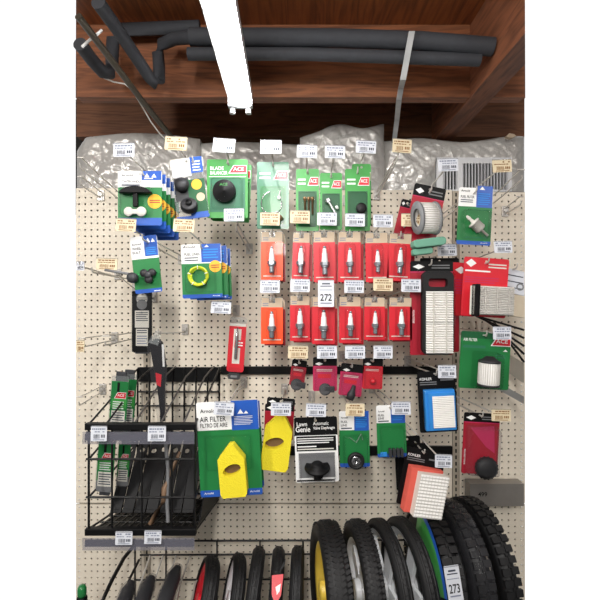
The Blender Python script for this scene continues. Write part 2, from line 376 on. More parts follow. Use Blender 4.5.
# vent grille standing behind the pegboard top
a = P(436, 158, -.045); b = P(511, 192, -.045)
vr = thing('vent_grille', 'white metal vent grille with vertical slats above the pegboard', 'vent', ((a.x+b.x)/2, .04, (a.z+b.z)/2))
w, h = b.x-a.x, a.z-b.z
mb = MB(); mb.box((0, .004, h/2-.012), (w, .012, .024), 'vent'); mb.box((0, .004, -h/2+.004), (w, .012, .008), 'vent')
mb.box((-w/2+.013, .003, 0), (.026, .012, h), 'vent'); mb.box((w/2-.008, .003, 0), (.016, .012, h), 'vent'); mb.box((-.058, .0035, 0), (.02, .012, h), 'vent')
mb.build('grille_frame', vr)
mb = MB(); mb.box((0, .026, 0), (w-.01, .004, h-.01), 'vent_dark'); mb.build('backing', vr)
mb = MB()
for k in range(21):
    x = -w/2+.03+k*(w-.05)/20; mb.box((x, .003, -.008), (.0035, .012, h-.03), 'vent', Matrix.Rotation(math.radians(3), 3, 'Z'))
mb.build('slats', vr)

# ------------------------------------------------------------------ hooks and tags
HOOKG = 'wire hooks plugged into the pegboard'
def hook(px, py, d, tagc=None, what='', kind='white', tw=20, th=13, troll=0, rise=.02, rod='wire', tagd=None, gap=.0, num=None, bare=False, label=None, taglabel=None):
    """two-wire hook: px,py = where the lower prong's tip is; tagc = centre of the price tag on the upper arm"""
    tip = P(px, py, d); X = tip.x; zb = tip.z-rise
    root = thing('peg_hook', label or 'steel peg hook holding '+what, 'hook', (X, 0, zb), group=None)
    mb = MB(); mb.box((0, -.004, .01), (.026, .008, .042), 'metal'); mb.box((0, -.012, .012), (.018, .01, .012), 'metal'); mb.build('bracket', root, .0015)
    mb = MB(); L = d
    mb.tube([(0, -.006, 0), (0, -L*.5, rise*.4), (0, -L, rise-.001), (0, -L-.006, rise+.004), (0, -L-.009, rise+.014)], .0027, rod); mb.build('prong', root)
    if tagc:
        td = tagd or d+.022; tp = P(tagc[0], tagc[1], td); l = tp-Vector((X, 0, zb))
        mb = MB(); mb.tube([(0, -.008, .022), (l.x*.5, l.y*.5, .022+(l.z-.022)*.45), (l.x, l.y+.012, l.z-.004), (l.x, l.y+.003, l.z)], .0024, rod); mb.build('tag_arm', root)
        price_tag(tagc[0], tagc[1], td, taglabel or ('%s price tag on the hook holding %s' % (kind, what)), kind, tw, th, troll, num)
    elif bare:
        mb = MB(); mb.tube([(0, -.008, .024), (0, -L*.5, .026+rise*.5), (0, -L*1.0, .03+rise*1.1)], .0024, rod)
        mb.tube([(-.012, -L*1.0, .03+rise*1.1), (.012, -L*1.0, .03+rise*1.1)], .0024, rod); mb.build('tag_arm', root)
    return root
def price_tag(px, py, d, label, kind='white', tw=20, th=13, roll=0, num=None, yaw=0):
    s = S(d); w = tw*s; h = th*s
    base = 'tag_cream' if kind == 'cream' else 'tag_white'; i1 = 'ink_brown' if kind == 'cream' else 'ink_soft'; i2 = 'ink_brown' if kind == 'cream' else 'ink'
    mb = MB(); mb.prism(rrect(-w/2, -h/2, w/2, h/2, .002), -.0015, .0005, base)
    y = -.002
    if num:
        mb.text(num, -w*.36, -h*.02, h*.26, 'black', y, w*.72); mb.box((0, y, h*.36), (w*.5, .0004, h*.05), 'ink'); mb.box((0, y, h*.27), (w*.7, .0004, h*.03), 'ink')
        mb.box((0, y, h*.13), (w*.8, .0004, h*.02), 'ink_soft'); mb.box((0, y, -h*.36), (w*.7, .0004, h*.04), 'ink_soft')
    else:
        rnd = random.Random(int(px*7+py))
        for r, (zc, hh) in enumerate(((.30, .10), (.12, .07))):
            x = -w*.42
            while x < w*.38:
                l = w*rnd.uniform(.05, .16); 
                if rnd.random() < .8: mb.box((x+l/2, y, h*zc), (min(l, w*.42-x), .0004, h*hh), i1)
                x += l+w*.03
        x = -w*.30                                   # bar code strokes
        while x < w*.08: t = rnd.uniform(.008, .03)*w; mb.box((x, y, -h*.18), (t, .0004, h*.28), i2); x += t+w*.025
        for k in range(3): mb.box((w*(.18+.09*k), y, -h*.16), (w*.06, .0004, h*.2), i2)
        mb.box((0, y, -h*.40), (w*.7, .0004, h*.05), i1)
    # clear plastic holder lip along the top and bottom
    mb.box((0, -.002, h/2-.001), (w*1.02, .003, .002), 'clear_strip')
    o = mb.build('price_tag'); o.location = P(px, py, d); o.rotation_euler = (math.radians(-4), math.radians(-roll), math.radians(yaw))
    return tag(o, label, 'price tag')

# ------------------------------------------------------------------ packs
class Pack:
    def __init__(s, name, label, cat, box, d, bands, roll=0, yaw=0, art=(), blister=None, group=None, hu=.5, round_=.006, cardname='card', hole=True, lean=0):
        x0, y0, x1, y1 = box; sc = S(d); s.w = (x1-x0)*sc; s.h = (y1-y0)*sc; s.sc = sc
        s.hu = hu; s.top = .011; w, h = s.w, s.h
        loc = P(x0+(x1-x0)*hu, y0, d)-Vector((0, 0, s.top))
        s.root = thing(name, label, cat, loc, (math.radians(lean), math.radians(-roll), math.radians(yaw)), group)
        mb = MB(); s.y = -.0007; n = len(bands)
        for k, (v0, v1, mt) in enumerate(bands):
            xa, za = s.p(0, v1); xb, zb = s.p(1, v0); r = min(round_, w*.3)
            pts = rrect(xa, za, xb, zb, min(r, (zb-za)*.45), (k == n-1, k == n-1, k == 0, k == 0))
            mb.prism(pts, -.0007, .0007, mt, hole=circ(0, 0, .0042, 10) if (k == 0 and hole) else None)
        s.draw(mb, art); s.card = mb.build(cardname, s.root)
        if blister: s.blister(*blister)
    def p(s, u, v): return ((u-s.hu)*s.w, s.top-v*s.h)
    def draw(s, mb, art):
        y = s.y-.0003
        for a in art:
            y -= .00004
            if a[0] == 'r': xa, za = s.p(a[1], a[4]); xb, zb = s.p(a[3], a[2]); mb.flat([(xa, za), (xb, za), (xb, zb), (xa, zb)], y, a[5])
            elif a[0] == 'p': mb.flat([s.p(*q) for q in a[1]], y, a[2])
            elif a[0] == 't': x, z = s.p(a[2], a[3]); mb.text(a[1], x, z, a[4]*s.h, a[5], y, (a[6]*s.w if len(a) > 6 and a[6] else None), a[7] if len(a) > 7 else 0)
            elif a[0] == 'c': x, z = s.p(a[1], a[2]); mb.flat(circ(x, z, a[3]*s.w, 18), y, a[4])
            elif a[0] == 'l':      # lines of fine print: u0 v0 u1 v1 n mat
                for k in range(a[5]):
                    v = a[2]+(a[4]-a[2])*(k+.5)/a[5]; hh = (a[4]-a[2])/a[5]*.22; e = a[3]-(.12*(a[3]-a[1]) if k % 3 == 2 else 0)
                    xa, za = s.p(a[1], v+hh); xb, zb = s.p(e, v-hh); mb.flat([(xa, za), (xb, za), (xb, zb), (xa, zb)], y, a[6])
            elif a[0] == 'ace':
                u0, v0, u1, v1 = a[1:5]; k = (u1-u0)*.28
                mb.flat([s.p(u0, v1), s.p(u1, v1), s.p(u1, v0), s.p(u0+k, v0)], y, 'white'); y -= .00005
                e = (v1-v0)*.08; f = (u1-u0)*.05
                mb.flat([s.p(u0+f*1.5, v1-e), s.p(u1-f*.5, v1-e), s.p(u1-f*.5, v0+e), s.p(u0+k+f*.6, v0+e)], y, 'red'); y -= .00005
                x, z = s.p(u0+k*.95, v0+(v1-v0)*.25); mb.text('ACE', x, z, (v1-v0)*.42*s.h, 'white', y, (u1-u0)*.58*s.w)
    def blister(s, u0, v0, u1, v1, dep, mt='clear', name='blister'):
        xa, za = s.p(u0, v1); xb, zb = s.p(u1, v0); cx, cz = (xa+xb)/2, (za+zb)/2; base = rrect(xa, za, xb, zb, min(.008, (xb-xa)*.25)); n = len(base)
        rings = [(1.06, 0), (1.0, .0006), (.97, .5), (.93, .85), (.85, 1)]; vs = []; fs = []
        for sc, dd in rings:
            for x, z in base: vs.append((cx+(x-cx)*sc, -.0022-dep*dd, cz+(z-cz)*sc))
        for i in range(len(rings)-1):
            for k in range(n): fs.append((i*n+k, i*n+(k+1) % n, (i+1)*n+(k+1) % n, (i+1)*n+k))
        fs.append(tuple((len(rings)-1)*n+k for k in range(n)))
        mb = MB(); mb.add(vs, fs, mt, False); return mb.build(name, s.root)
    def part(s, name, mb, bevel=0, parent=None): return mb.build(name, parent or s.root, bevel)
    def at(s, u, v, y=0): x, z = s.p(u, v); return T(x, -y, z)

def arn(title, small=3):           # white/blue header, green body, blue foot
    a = [('r', .54, .015, .99, .28, 'blue'), ('t', 'Arnold', .06, .035, .035, 'black', .3)]
    for k, t in enumerate(title): a.append(('t', t, .06, .10+k*.065, .042, 'black', min(.44, .055*len(t))))
    a += [('l', .06, .10+len(title)*.065, .42, .27, 2, 'ink_soft'), ('l', .6, .14, .93, .27, small, 'tag_white'), ('p', [(.68, .09), (.73, .03), (.78, .09)], 'white'), ('p', [(.80, .09), (.86, .05), (.9, .09)], 'white')]
    return a
ARN = lambda h=.28: [(0, .14, 'white'), (.14, h, 'white'), (h, .93, 'green'), (.93, 1, 'blue')]
GRN = lambda c='green_light': [(0, .14, c), (.14, .95, c), (.95, 1, c)]

def spark_plug(pk, u, v, L, tilt=0):
    M = pk.at(u, v, .014) @ Ry(math.radians(tilt)); r = L*.125
    mb = MB(M)
    mb.lathe([(r*.35, L*.5), (r*.42, L*.49), (r*.42, L*.43), (r*.25, L*.41)], 'plug_metal', n=12)
    mb.lathe([(r*1.0, -L*.02), (r*1.25, -L*.03), (r*1.25, -L*.14), (r*1.0, -L*.15)], 'plug_metal', n=6, smooth=False)
    prof = [(r*.95, -L*.15), (r*1.05, -L*.2)]
    for k in range(9): prof += [(r*.78, -L*(.21+.026*k)), (r*.68, -L*(.223+.026*k))]
    prof += [(r*.6, -L*.45)]
    mb.lathe(prof, 'plug_metal', n=12); mb.tube([(r*.6, 0, -L*.45), (r*.6, 0, -L*.49), (0, 0, -L*.5)], r*.1, 'plug_metal')
    o = mb.build('spark_plug', pk.root)
    mb = MB(M); mb.lathe([(r*.45, L*.42), (r*.55, L*.38), (r*.5, L*.36), (r*.6, L*.32), (r*.55, L*.3), (r*.7, L*.25), (r*.78, L*.05), (r*.9, 0), (r*.9, -L*.03)], 'ceramic', n=14)
    mb.build('insulator', o)

# ---- top row
def starter(i, box, d, roll=0):
    lab = ['white and green starter handle pack, front of its stack, at the upper left', 'second starter handle pack behind the front one, blue and green edge showing',
           'third starter handle pack back in the upper left stack', 'fourth starter handle pack back in the upper left stack', 'rearmost starter handle pack nearest the clear pulley bag'][i]
    p = Pack('starter_handle_pack', lab, 'blister pack', box, d, [(0, .14, 'white'), (.14, .30, 'white'), (.30, .86, 'green'), (.86, 1, 'blue')], roll,
             art=[('r', .54, .0, .99, .17, 'blue'), ('t', 'Arnold', .08, .06, .04, 'black', .26), ('t', 'STARTER HANDLE', .08, .17, .045, 'black', .44), ('l', .08, .23, .5, .29, 1, 'ink'),
                  ('p', [(.60, .12), (.66, .04), (.72, .12)], 'white'), ('p', [(.76, .12), (.82, .05), (.88, .12)], 'white'), ('l', .6, .12, .8, .16, 1, 'white'),
                  ('c', .84, .56, .165, 'yellow_print'), ('l', .72, .52, .96, .6, 2, 'red_dark'), ('r', .08, .87, .4, .9, 'blue_dark')], group='starter handle packs on the upper left hook')
    if i == 0:
        mb = MB(p.at(.44, .42, .014)); n = 20
        mb.prism([(p.w*.36*math.cos(PI*k/n), p.h*.13*math.sin(PI*k/n)-.003) for k in range(n+1)], -.012, .008, 'black'); mb.box((0, 0, -.02), (.014, .012, .045), 'black')
        p.part('handle_grip', mb, .003)
        mb = MB(p.at(.42, .76, .012)); 
        for sx, sr in ((-.019, .014), (.019, .015)): mb.lathe([(sr*.6, -.005), (sr, -.003), (sr, .003), (sr*.6, .005)], 'offwhite', T(sx, 0, 0) @ Rx(PI/2), 16)
        mb.box((0, 0, 0), (.04, .007, .014), 'offwhite'); p.part('rope_spool', mb, .001)
        p.blister(.08, .30, .80, .84, .026)
x, y = 118, 171
for i in range(5):
    k = i; starter(i, (118+6.2*i+(3 if i else 0), 171+3.6*i, 162+5.2*i-(1.0*i), 225.5+3.7*i), .40-.035*i)
hook(143, 174, .41, (124, 150), 'the stack of starter handle packs', 'white', 21, 14, 1)
# clear bag with pulley
p = Pack('pulley_bag', 'clear plastic bag with black and white pulleys at the upper left', 'blister pack', (170, 158, 203, 219), .36, [(0, .16, 'offwhite'), (.16, .95, 'clear_thick'), (.95, 1, 'blue')], 7,
         art=[('r', .60, .0, .97, .26, 'blue'), ('r', .03, .16, .6, .30, 'tag_white'), ('l', .66, .05, .9, .24, 4, 'white'), ('r', .05, .32, .5, .7, 'grey_dark'), ('r', .45, .36, .97, .93, 'green_dark'), ('c', .72, .45, .16, 'yellow_print'), ('r', .45, .9, .97, .99, 'blue'), ('c', .8, .66, .13, 'kraft')])
mb = MB(p.at(.3, .45, .012)); mb.lathe([(.004, -.01), (.022, -.008), (.016, 0), (.022, .008), (.004, .01)], 'rubber_grey', Rx(PI/2) @ Ry(.3), 20)
p.part('recoil_spring', mb)
mb = MB(p.at(.45, .8, .016))
mb.lathe([(.006, -.01), (.024, -.012), (.026, -.006), (.018, 0), (.026, .006), (.022, .012), (.006, .01)], 'rubber_grey', Rx(PI/2-.5) @ Ry(.2), 24)
mb.lathe([(.001, -.018), (.01, -.018), (.01, .018), (.001, .018)], 'black', Rx(PI/2-.5) @ Ry(.2), 16); p.part('pulley', mb)
hook(193, 161, .37, (176, 143.5), 'the clear bag of pulleys', 'cream', 22, 14, -3, rise=.03)
# blade balancer
def balancer(i, box, d, roll):
    p = Pack('blade_balancer_pack', ['bright green hanging pack with a large black disk, in front', 'second blade balancer pack showing as a dark edge behind the front one'][i], 'blister pack', box, d, GRN(), roll,
             art=[('t', 'BLADE', .08, .12, .06, 'white', .33), ('t', 'BALANCER', .08, .2, .06, 'white', .42), ('ace', .52, .1, .97, .24), ('r', .05, .29, .95, .30, 'white'), ('r', .07, .32, .93, .9, 'green_pale')], group='blade balancer packs')
    if i == 0:
        mb = MB(p.at(.44, .56, .014)); mb.lathe([(.003, -.012), (.004, -.008), (.034, -.008), (.036, -.004), (.036, .006), (.03, .012)], 'rubber', Rx(PI/2) @ Rx(PI) , 32); p.part('balancer_disk', mb)
        mb = MB(p.at(.44, .56, .0265)); mb.lathe([(.002, 0), (.005, 0), (.005, .002), (.002, .002)], 'slot', Rx(PI/2), 12); mb.text('ACE', -.012, .022, .008, 'green_light', -.001, .024); p.part('disk_hub', mb)
        p.blister(.12, .33, .88, .86, .032)
balancer(1, (215, 164, 252, 222), .31, -3); balancer(0, (207, 159.5, 248, 218), .35, 0)
hook(228, 163, .36, (224, 145.5), 'the green blade balancer packs', 'white', 22, 14, -4, rise=.03)
# small green packs
def green_pack(box, label, kind, d=.34, roll=0, c='green_light', extra=True):
    p = Pack('engine_part_pack', label, 'blister pack', box, d, GRN(c), roll, art=[('ace', .5, .13, .97, .27), ('t', 'PARTS', .08, .2, .045, 'white', .3) if 0 else ('l', .08, .14, .42, .27, 2, 'white'), ('r', .1, .36, .9, .93, 'green_dark' if c != 'green_pale' else 'green')])
    if kind == 'cable':
        mb = MB(p.at(.5, .6, .01)); mb.tube([(.036*math.cos(a)*.9-.004, -.002*math.sin(3*a), .036*math.sin(a)-.005) for a in [PI*.55+k*PI*1.5/16 for k in range(17)]], .0018, 'silver'); 
        mb.lathe([(.003, 0), (.006, 0), (.006, .002), (.003, .002)], 'white', T(.02, 0, .012) @ Rx(PI/2), 14); mb.tube([(.02, 0, .018), (.024, 0, .035)], .002, 'white')
        p.part('cable', mb)
        mb = MB(p.at(.45, .82, .012)); mb.lathe([(.002, -.02), (.006, -.018), (.006, -.006), (.009, -.005), (.009, .005), (.005, .006), (.005, .02)], 'brass', Ry(PI/2), 12); mb.lathe([(.004, -.008), (.008, -.008), (.008, .008)], 'brass', T(.028, 0, -.006) @ Ry(1.0), 12); p.part('cable_end', mb)
    elif kind == 'bolts':
        mb = MB(p.at(.55, .6, .012))
        for sx in (-.012, 0, .012): mb.lathe([(.003, -.028), (.0032, .015), (.0055, .016), (.0055, .026), (.002, .027)], 'brass', T(sx, 0, 0), 8)
        p.part('bolts', mb)
    elif kind == 'bolt':
        mb = MB(p.at(.5, .6, .012) @ Ry(math.radians(-30))); mb.lathe([(.004, -.03), (.0045, .014), (.01, .015), (.01, .026), (.004, .028)], 'silver', None, 6, False); mb.lathe([(.003, -.03), (.0045, -.026), (.0045, -.018)], 'ceramic', T(.014, 0, .012), 10); p.part('bolt', mb)
    elif kind == 'knob':
        mb = MB(p.at(.62, .65, .014)); mb.lathe([(.002, -.008), (.015, -.008), (.0165, -.003), (.0165, .006), (.012, .01)], 'rubber', Rx(PI/2), 20); p.part('rubber_cap', mb)
    p.blister(.14, .38, .86, .92, .025)
    return p
green_pack((257, 162, 289, 229), 'pale green pack with a looped cable and brass ends', 'cable', c='green_pale')
hook(273, 165, .35, (271, 147), 'the pale green cable pack', 'white', 21, 14, -1)
green_pack((296, 169, 319, 231), 'green pack with three brass bolts, between cable pack and silver bolt pack', 'bolts')
hook(307.5, 172, .35, (307, 151.5), 'the green pack of brass bolts', 'white', 20, 13, -2)
green_pack((320, 173, 342, 230), 'green pack with one tilted silver bolt', 'bolt', roll=0)
hook(331, 176, .35, (335, 152), 'the green pack with a silver bolt', 'white', 20, 13, -2)
green_pack((352, 164, 371, 226), 'green pack mostly hidden behind the rubber cap pack', 'x', .31, c='green_light')
green_pack((345, 169, 370, 231), 'green pack with a small round black rubber cap', 'knob')
hook(357.5, 172, .35, (366, 147), 'the green rubber cap pack', 'white', 20, 13, -3)
hook(397, 159, .36, (402, 146), '', 'cream', 19, 14, -4, rise=.035, bare=True, label='empty steel peg hook right of the green rubber cap pack', taglabel='cream price tag on the empty hook right of the rubber cap pack')

# ---- spark plug rows
def plug_pack(x0, y0, x1, y1, col, label, d=.34, roll=0, L=.075, grp='spark plug packs in two rows', u=.5):
    p = Pack('spark_plug_pack', label, 'spark plug', (x0, y0, x1, y1), d, [(0, .12, 'clear_thick'), (.12, .22, 'clear_thick'), (.22, .97, col), (.97, 1, col)], roll,
             art=[('r', .03, .13, .97, .22, 'kraft'), ('r', .03, .02, .36, .13, 'kraft'), ('r', .64, .02, .97, .13, 'kraft'), ('l', .08, .12, .34, .2, 2, 'ink_soft'), ('r', .1, .9, .9, .92, 'offwhite')], group=grp)
    spark_plug(p, u, .6, L*1.25); p.blister(.5-.24, .25, .5+.24, .93, .026)
    p.root['group'] = grp
    return p
row2 = [(261, 231, 283, 280.5, 'orange', 'leftmost'), (293, 232, 310, 280, 'red', 'second'), (313, 231, 335, 282, 'red', 'third'), (338, 231, 361, 282, 'red', 'fourth'), (365, 232, 388, 282, 'red', 'fifth'), (389, 233, 412, 281, 'red', 'sixth')]
row3 = [(261, 297, 283, 344, 'orange', 'leftmost'), (290, 295, 310, 341, 'red', 'second'), (312, 296, 335, 344, 'red', 'third'), (339, 296, 361, 343, 'red', 'fourth'), (364, 297, 385, 340, 'red', 'fifth'), (389, 297, 412, 340, 'red', 'sixth')]
tg2 = [((270, 219), 'cream'), ((300, 217), 'cream'), ((327, 219), 'white'), ((355, 220), 'white'), ((383, 221), 'white'), ((411, 220), 'cream')]
tg3 = [((270, 286.5), 'white'), ((300, 285.5), 'white'), ((326, 293.5), 'white'), ((354, 286.5), 'white'), ((383, 284.5), 'cream'), ((411, 285.5), 'white')]
for nm, row, tg in (('upper', row2, tg2), ('lower', row3, tg3)):
    for i, (r, t) in enumerate(zip(row, tg)):
        colr = 'orange-carded' if r[4] == 'orange' else 'red-carded'
        ds = '%s spark plug pack, %s from the left in the %s plug row' % (colr, r[5], nm)
        plug_pack(r[0], r[1], r[2], r[3], r[4], ds, roll=[0, -1.5, 1, 0, 1, -3][i] if nm == 'upper' else 0, L=[.07, .072, .076, .066, .06, .068][i])
        # the next pack on the same hook
        plug_pack(r[0]+3.5, r[1]+2, r[2]+2.5, r[3]+1.5, 'red' if i else 'red_dark', 'spark plug pack directly behind the %s one in the %s plug row' % (r[5], nm), d=.30, L=.06)
        cx = (r[0]+r[2])/2
        if t[0][1] == 293.5:
            hook(cx, r[1]+3.2, .35, t[0], 'the third spark plug pack of the lower row', 'white', 16, 27, 0, num='272', taglabel='tall white tag numbered 272 at the centre of the plug rows')
        else: hook(cx, r[1]+3.2, .35, t[0], 'the %s plug pack of the %s row' % (r[5], nm), t[1], 19.5, 13, -1)

# ---- small red bags under the plugs
def red_pack(box, label, d=.30, roll=0, col='magenta', hang=True, kind='cap'):
    p = Pack('engine_part_bag', label, 'blister pack', box, d, [(0, .14, 'black'), (.14, .26, 'black'), (.26, 1, col)], roll,
             art=[('p', [(.08, .2), (.25, .15), (.42, .2), (.25, .25)], 'white'), ('l', .15, .35, .8, .43, 2, 'offwhite'), ('r', .2, .5, .75, .62, 'red')])
    if kind == 'cap': mb = MB(p.at(.55, .92, .012)); mb.lathe([(.002, -.02), (.012, -.018), (.014, 0), (.008, .014), (.006, .03), (.002, .03)], 'rubber_grey', Ry(.2), 16); p.part('rubber_boot', mb)
    elif kind == 'gasket': mb = MB(p.at(.5, .93, .01)); mb.lathe([(.012, -.003), (.02, -.003), (.02, .003), (.012, .003)], 'rubber_grey', Rx(PI/2-.4), 18); mb.box((.015, 0, 0), (.03, .01, .02), 'grey_dark'); p.part('gasket', mb, .002)
    elif kind == 'primer': mb = MB(p.at(.5, .72, .01)); mb.lathe([(.011, -.002), (.011, .004), (.007, .011), (.001, .013)], 'red', Rx(PI/2), 18); p.part('primer_bulb', mb)
    p.blister(.08, .3, .92, .97, .02, 'clear_bag'); return p
red_pack((292, 360, 307, 386), 'small dark red bag, leftmost of the four below the spark plugs', .26, -8, 'red_dark', kind='gasket')
hook(299, 363, .32, (298, 352), 'the small dark red bag under the plugs', 'cream', 20, 13, -1)
red_pack((313, 357, 337, 391), 'pink-red bag with a black top showing a grey gasket', .30, 0, 'magenta', kind='gasket')
hook(325, 360, .34, (327, 352), 'the pink-red gasket bag', 'white', 20, 13, 0, tagd=.37)
red_pack((341, 364, 364, 396), 'tilted pink-red bag with a long grey rubber boot below', .30, -6, 'magenta', kind='cap')
hook(352, 367, .34, (355, 352), 'the tilted bag with a rubber boot', 'white', 20, 13, 0, tagd=.37)
red_pack((363, 358, 383, 389), 'bright red bag with a red primer bulb', .30, -2, 'red', kind='primer')
hook(373, 361, .34, (383, 352), 'the bag with a red primer bulb', 'white', 19, 13, 0, tagd=.37)

# ---- left middle
p = Pack('wheel_part_pack', 'green pack with white and blue top and dark knobs at far left', 'blister pack', (130, 236, 157, 293), .37, ARN(.40), 6,
         art=[('r', .5, .0, .99, .36, 'blue'), ('t', 'Arnold', .05, .12, .035, 'black', .34), ('t', 'WHEEL', .05, .19, .045, 'black', .34), ('t', 'BOLT', .05, .26, .045, 'black', .3), ('p', [(.58, .12), (.66, .04), (.74, .12)], 'white'), ('p', [(.76, .12), (.84, .05), (.92, .12)], 'white'), ('l', .55, .2, .93, .34, 4, 'foam_blue'), ('r', .7, .97, .95, .985, 'white')])
mb = MB(p.at(.05, .72, .022))
mb.lathe([(.002, -.012), (.014, -.012), (.016, -.004), (.016, .008), (.01, .014)], 'grey_dark', Rx(PI/2), 20); mb.lathe([(.004, 0), (.004, .085)], 'grey', T(0, .0, .01) @ Ry(-1.3), 8)
p.part('axle_bolt', mb)
mb = MB(p.at(.62, .7, .018))
for a in range(3): mb.lathe([(.004, -.006), (.011, -.006), (.012, .006), (.004, .008)], 'rubber_grey', T(.014*math.cos(a*2.1+.5), 0, .014*math.sin(a*2.1+.5)) @ Rx(PI/2), 14)
mb.lathe([(.002, -.008), (.012, -.008), (.01, .01), (.002, .01)], 'grey_dark', Rx(PI/2), 14); p.part('star_knob', mb)
hook(143, 239, .42, (126, 225), 'the green pack with dark knobs', 'cream', 20, 13, -3, rise=.03)
price_tag(107, 264, .38, 'cream price tag at the left edge beside the pack with dark knobs', 'cream', 21, 12, -2)
hook(93, 272, .35, None, 'e', rise=.01, bare=False, label='empty steel hook pointing left below the cream tag at far left')
mb = MB(); a = P(107, 264, .378); 
# arm that carries the cream tag
hk = thing('peg_hook', 'steel hook carrying the cream tag at the far left', 'hook', (P(136, 292, 0).x, 0, P(136, 292, 0).z))
loc = hk.location; mb = MB(); mb.box((0, -.004, .01), (.026, .008, .042), 'metal'); mb.build('bracket', hk, .0015)
l = P(107, 264, .376)-loc; mb = MB(); mb.tube([(0, -.008, .01), (l.x*.5, l.y*.5, l.z*.5), (l.x, l.y, l.z)], .0019, 'wire'); mb.build('tag_arm', hk)
# small barcode strip at the frame edge
price_tag(80.5, 266, .30, 'small striped label at the extreme left edge of the pegboard', 'white', 8, 9)
hook(80.5, 266, .295, None, '', label='short steel hook at the extreme left edge of the pegboard')
# black strip packages (blades)
def strip_pack(px0, py0, px1, py1, d, label, lower=False):
    p = Pack('mower_blade_card', label, 'mower blade', (px0, py0, px1, py1), d, [(0, .08, 'black'), (.08, 1, 'black_gloss')], 0,
             art=[('c', .5, .13, .3, 'grey'), ('c', .5, .13, .26, 'offwhite'), ('c', .5, .22, .26, 'grey'), ('l', .25, .1, .75, .16, 2, 'grey_dark'), ('r', .15, .32, .85, .6, 'offwhite'), ('l', .2, .34, .8, .5, 5, 'ink'), ('t', 'K', .45, .34, .03, 'ink', .1), ('r', .2, .62, .8, .9, 'offwhite'), ('l', .25, .63, .75, .7, 2, 'ink'), ('l', .25, .72, .75, .88, 4, 'ink_soft')], round_=.004)
    mb = MB(); mb.box((0, -.004, p.top-p.h*.5), (p.w*1.06, .004, p.h*.99), 'clear'); p.part('sleeve', mb)
    mb = MB(); mb.box((0, .004, p.top-p.h*.5), (p.w*.7, .005, p.h*1.06), 'grey_dark'); p.part('blade', mb, .001)
strip_pack(132, 291, 152, 352, .12, 'long black blade card with white labels hanging at left')
hook(142, 294, .13, None, 'the black blade card')
# dark tapered bag
bg_ = thing('spring_bag', 'dark tapering clear bag with a red label, hanging above the black rack', 'tool pack', P(156, 336, .3))
l = lambda x, y: ((x-156)*S(.3), (336-y)*S(.3))
mb = MB(); mb.prism([l(150, 343), l(157, 338), l(163, 342), l(167, 366), l(165.5, 385), l(165.5, 421), l(162, 421), l(158, 388), l(154.5, 368)], -.012, .004, 'black_gloss'); mb.build('rubber_handle', bg_, .004)
mb = MB(); mb.prism([l(157, 372), l(163, 374), l(162, 386), l(158, 384)], -.0145, -.0125, 'red'); mb.prism([l(163, 344), l(165, 344), l(166, 366), l(164, 366)], -.0135, -.0125, 'white'); mb.build('printed_label', bg_)
mb = MB(); mb.prism([l(148, 338), l(156, 334), l(160, 334), l(166, 345), l(169, 370), l(167, 424), l(160, 424), l(152, 374)], -.018, -.0165, 'clear_bag'); mb.build('plastic_bag', bg_)
mb = MB(); mb.prism([l(150, 342), l(158, 330), l(163, 331), l(160, 345)], -.019, -.017, 'clear_thick'); mb.build('bag_header', bg_)
hook(159, 333, .32, None, 'the dark tapering bag')
# fuel line stack
FL = ['fuel line pack in front, coiled yellow-green tubing on green card', 'second fuel line pack, showing right behind the front one', 'rearmost fuel line pack of the left middle stack']
for i in (2, 1, 0):
    p = Pack('fuel_line_pack', FL[i], 'blister pack', [(181, 244, 221, 298), (188, 246, 227, 299), (195, 249, 230.5, 300)][i], .36-.05*i, ARN(.36), 2,
             art=[('r', .5, .0, .99, .34, 'blue'), ('t', 'Arnold', .05, .03, .04, 'black', .3), ('t', 'FUEL LINES', .08, .16, .05, 'black', .38), ('l', .08, .23, .42, .32, 2, 'ink'), ('l', .55, .08, .92, .28, 4, 'foam_blue'), ('p', [(.58, .06), (.64, .02), (.7, .06)], 'white'),
                  ('c', .84, .42, .15, 'yellow_print'), ('l', .74, .38, .94, .46, 2, 'red_dark'), ('t', 'Arnold', .75, .955, .02, 'white', .18)], group='fuel line packs')
    if i == 0:
        mb = MB(p.at(.44, .6, .01))
        for q in range(4): mb.tube([((.024+.002*q)*math.cos(a), -.003*q+.002*math.sin(3*a+q), (.024+.0015*q)*math.sin(a)) for a in [k*2*PI/24+q*.3 for k in range(25)]], .0032, 'yellow_tube', 8)
        for q in range(5): mb.tube([((.021+.012*k/2)*math.cos(q*1.26+.3), -.016, (.021+.012*k/2)*math.sin(q*1.26+.3)) for k in range(3)], .001, 'white')
        p.part('coiled_tube', mb); p.blister(.1, .4, .86, .9, .024)
hook(201, 247, .38, (184, 225.5), 'the stack of fuel line packs', 'cream', 21, 13, -3, rise=.03, tagd=.43)
# tag with red tool pack
hook(228, 314.5, .2, (221, 307.5), 'the slim red and clear tool pack', 'white', 20, 12, -3, rise=.0, tagd=.34)
p = Pack('screwdriver_pack', 'slim red and clear pack with a grey barrel hanging left of the plugs', 'tool pack', (230, 317, 247, 372), .18, [(0, .12, 'clear_thick'), (.12, .9, 'red'), (.9, 1, 'red')], -4,
         art=[('r', .0, .12, .98, .17, 'offwhite'), ('p', [(.28, .22), (.72, .22), (.72, .85), (.28, .85)], 'offwhite'), ('r', .36, .42, .9, .56, 'red'), ('l', .4, .44, .85, .54, 2, 'white')], round_=.012)
mb = MB(p.at(.5, .5, .009)); mb.lathe([(.005, -.05), (.006, -.045), (.006, .03), (.002, .06)], 'silver', None, 12); p.part('tool_barrel', mb)
mb = MB(p.at(.47, 1.08, .002)); mb.prism(rrect(-.022, -.010, .022, .010, .008), -.003, .003, 'grey_dark'); mb.prism(rrect(-.012, -.004, .012, .004, .003), -.0045, -.003, 'grey'); p.part('oval_ring', mb)
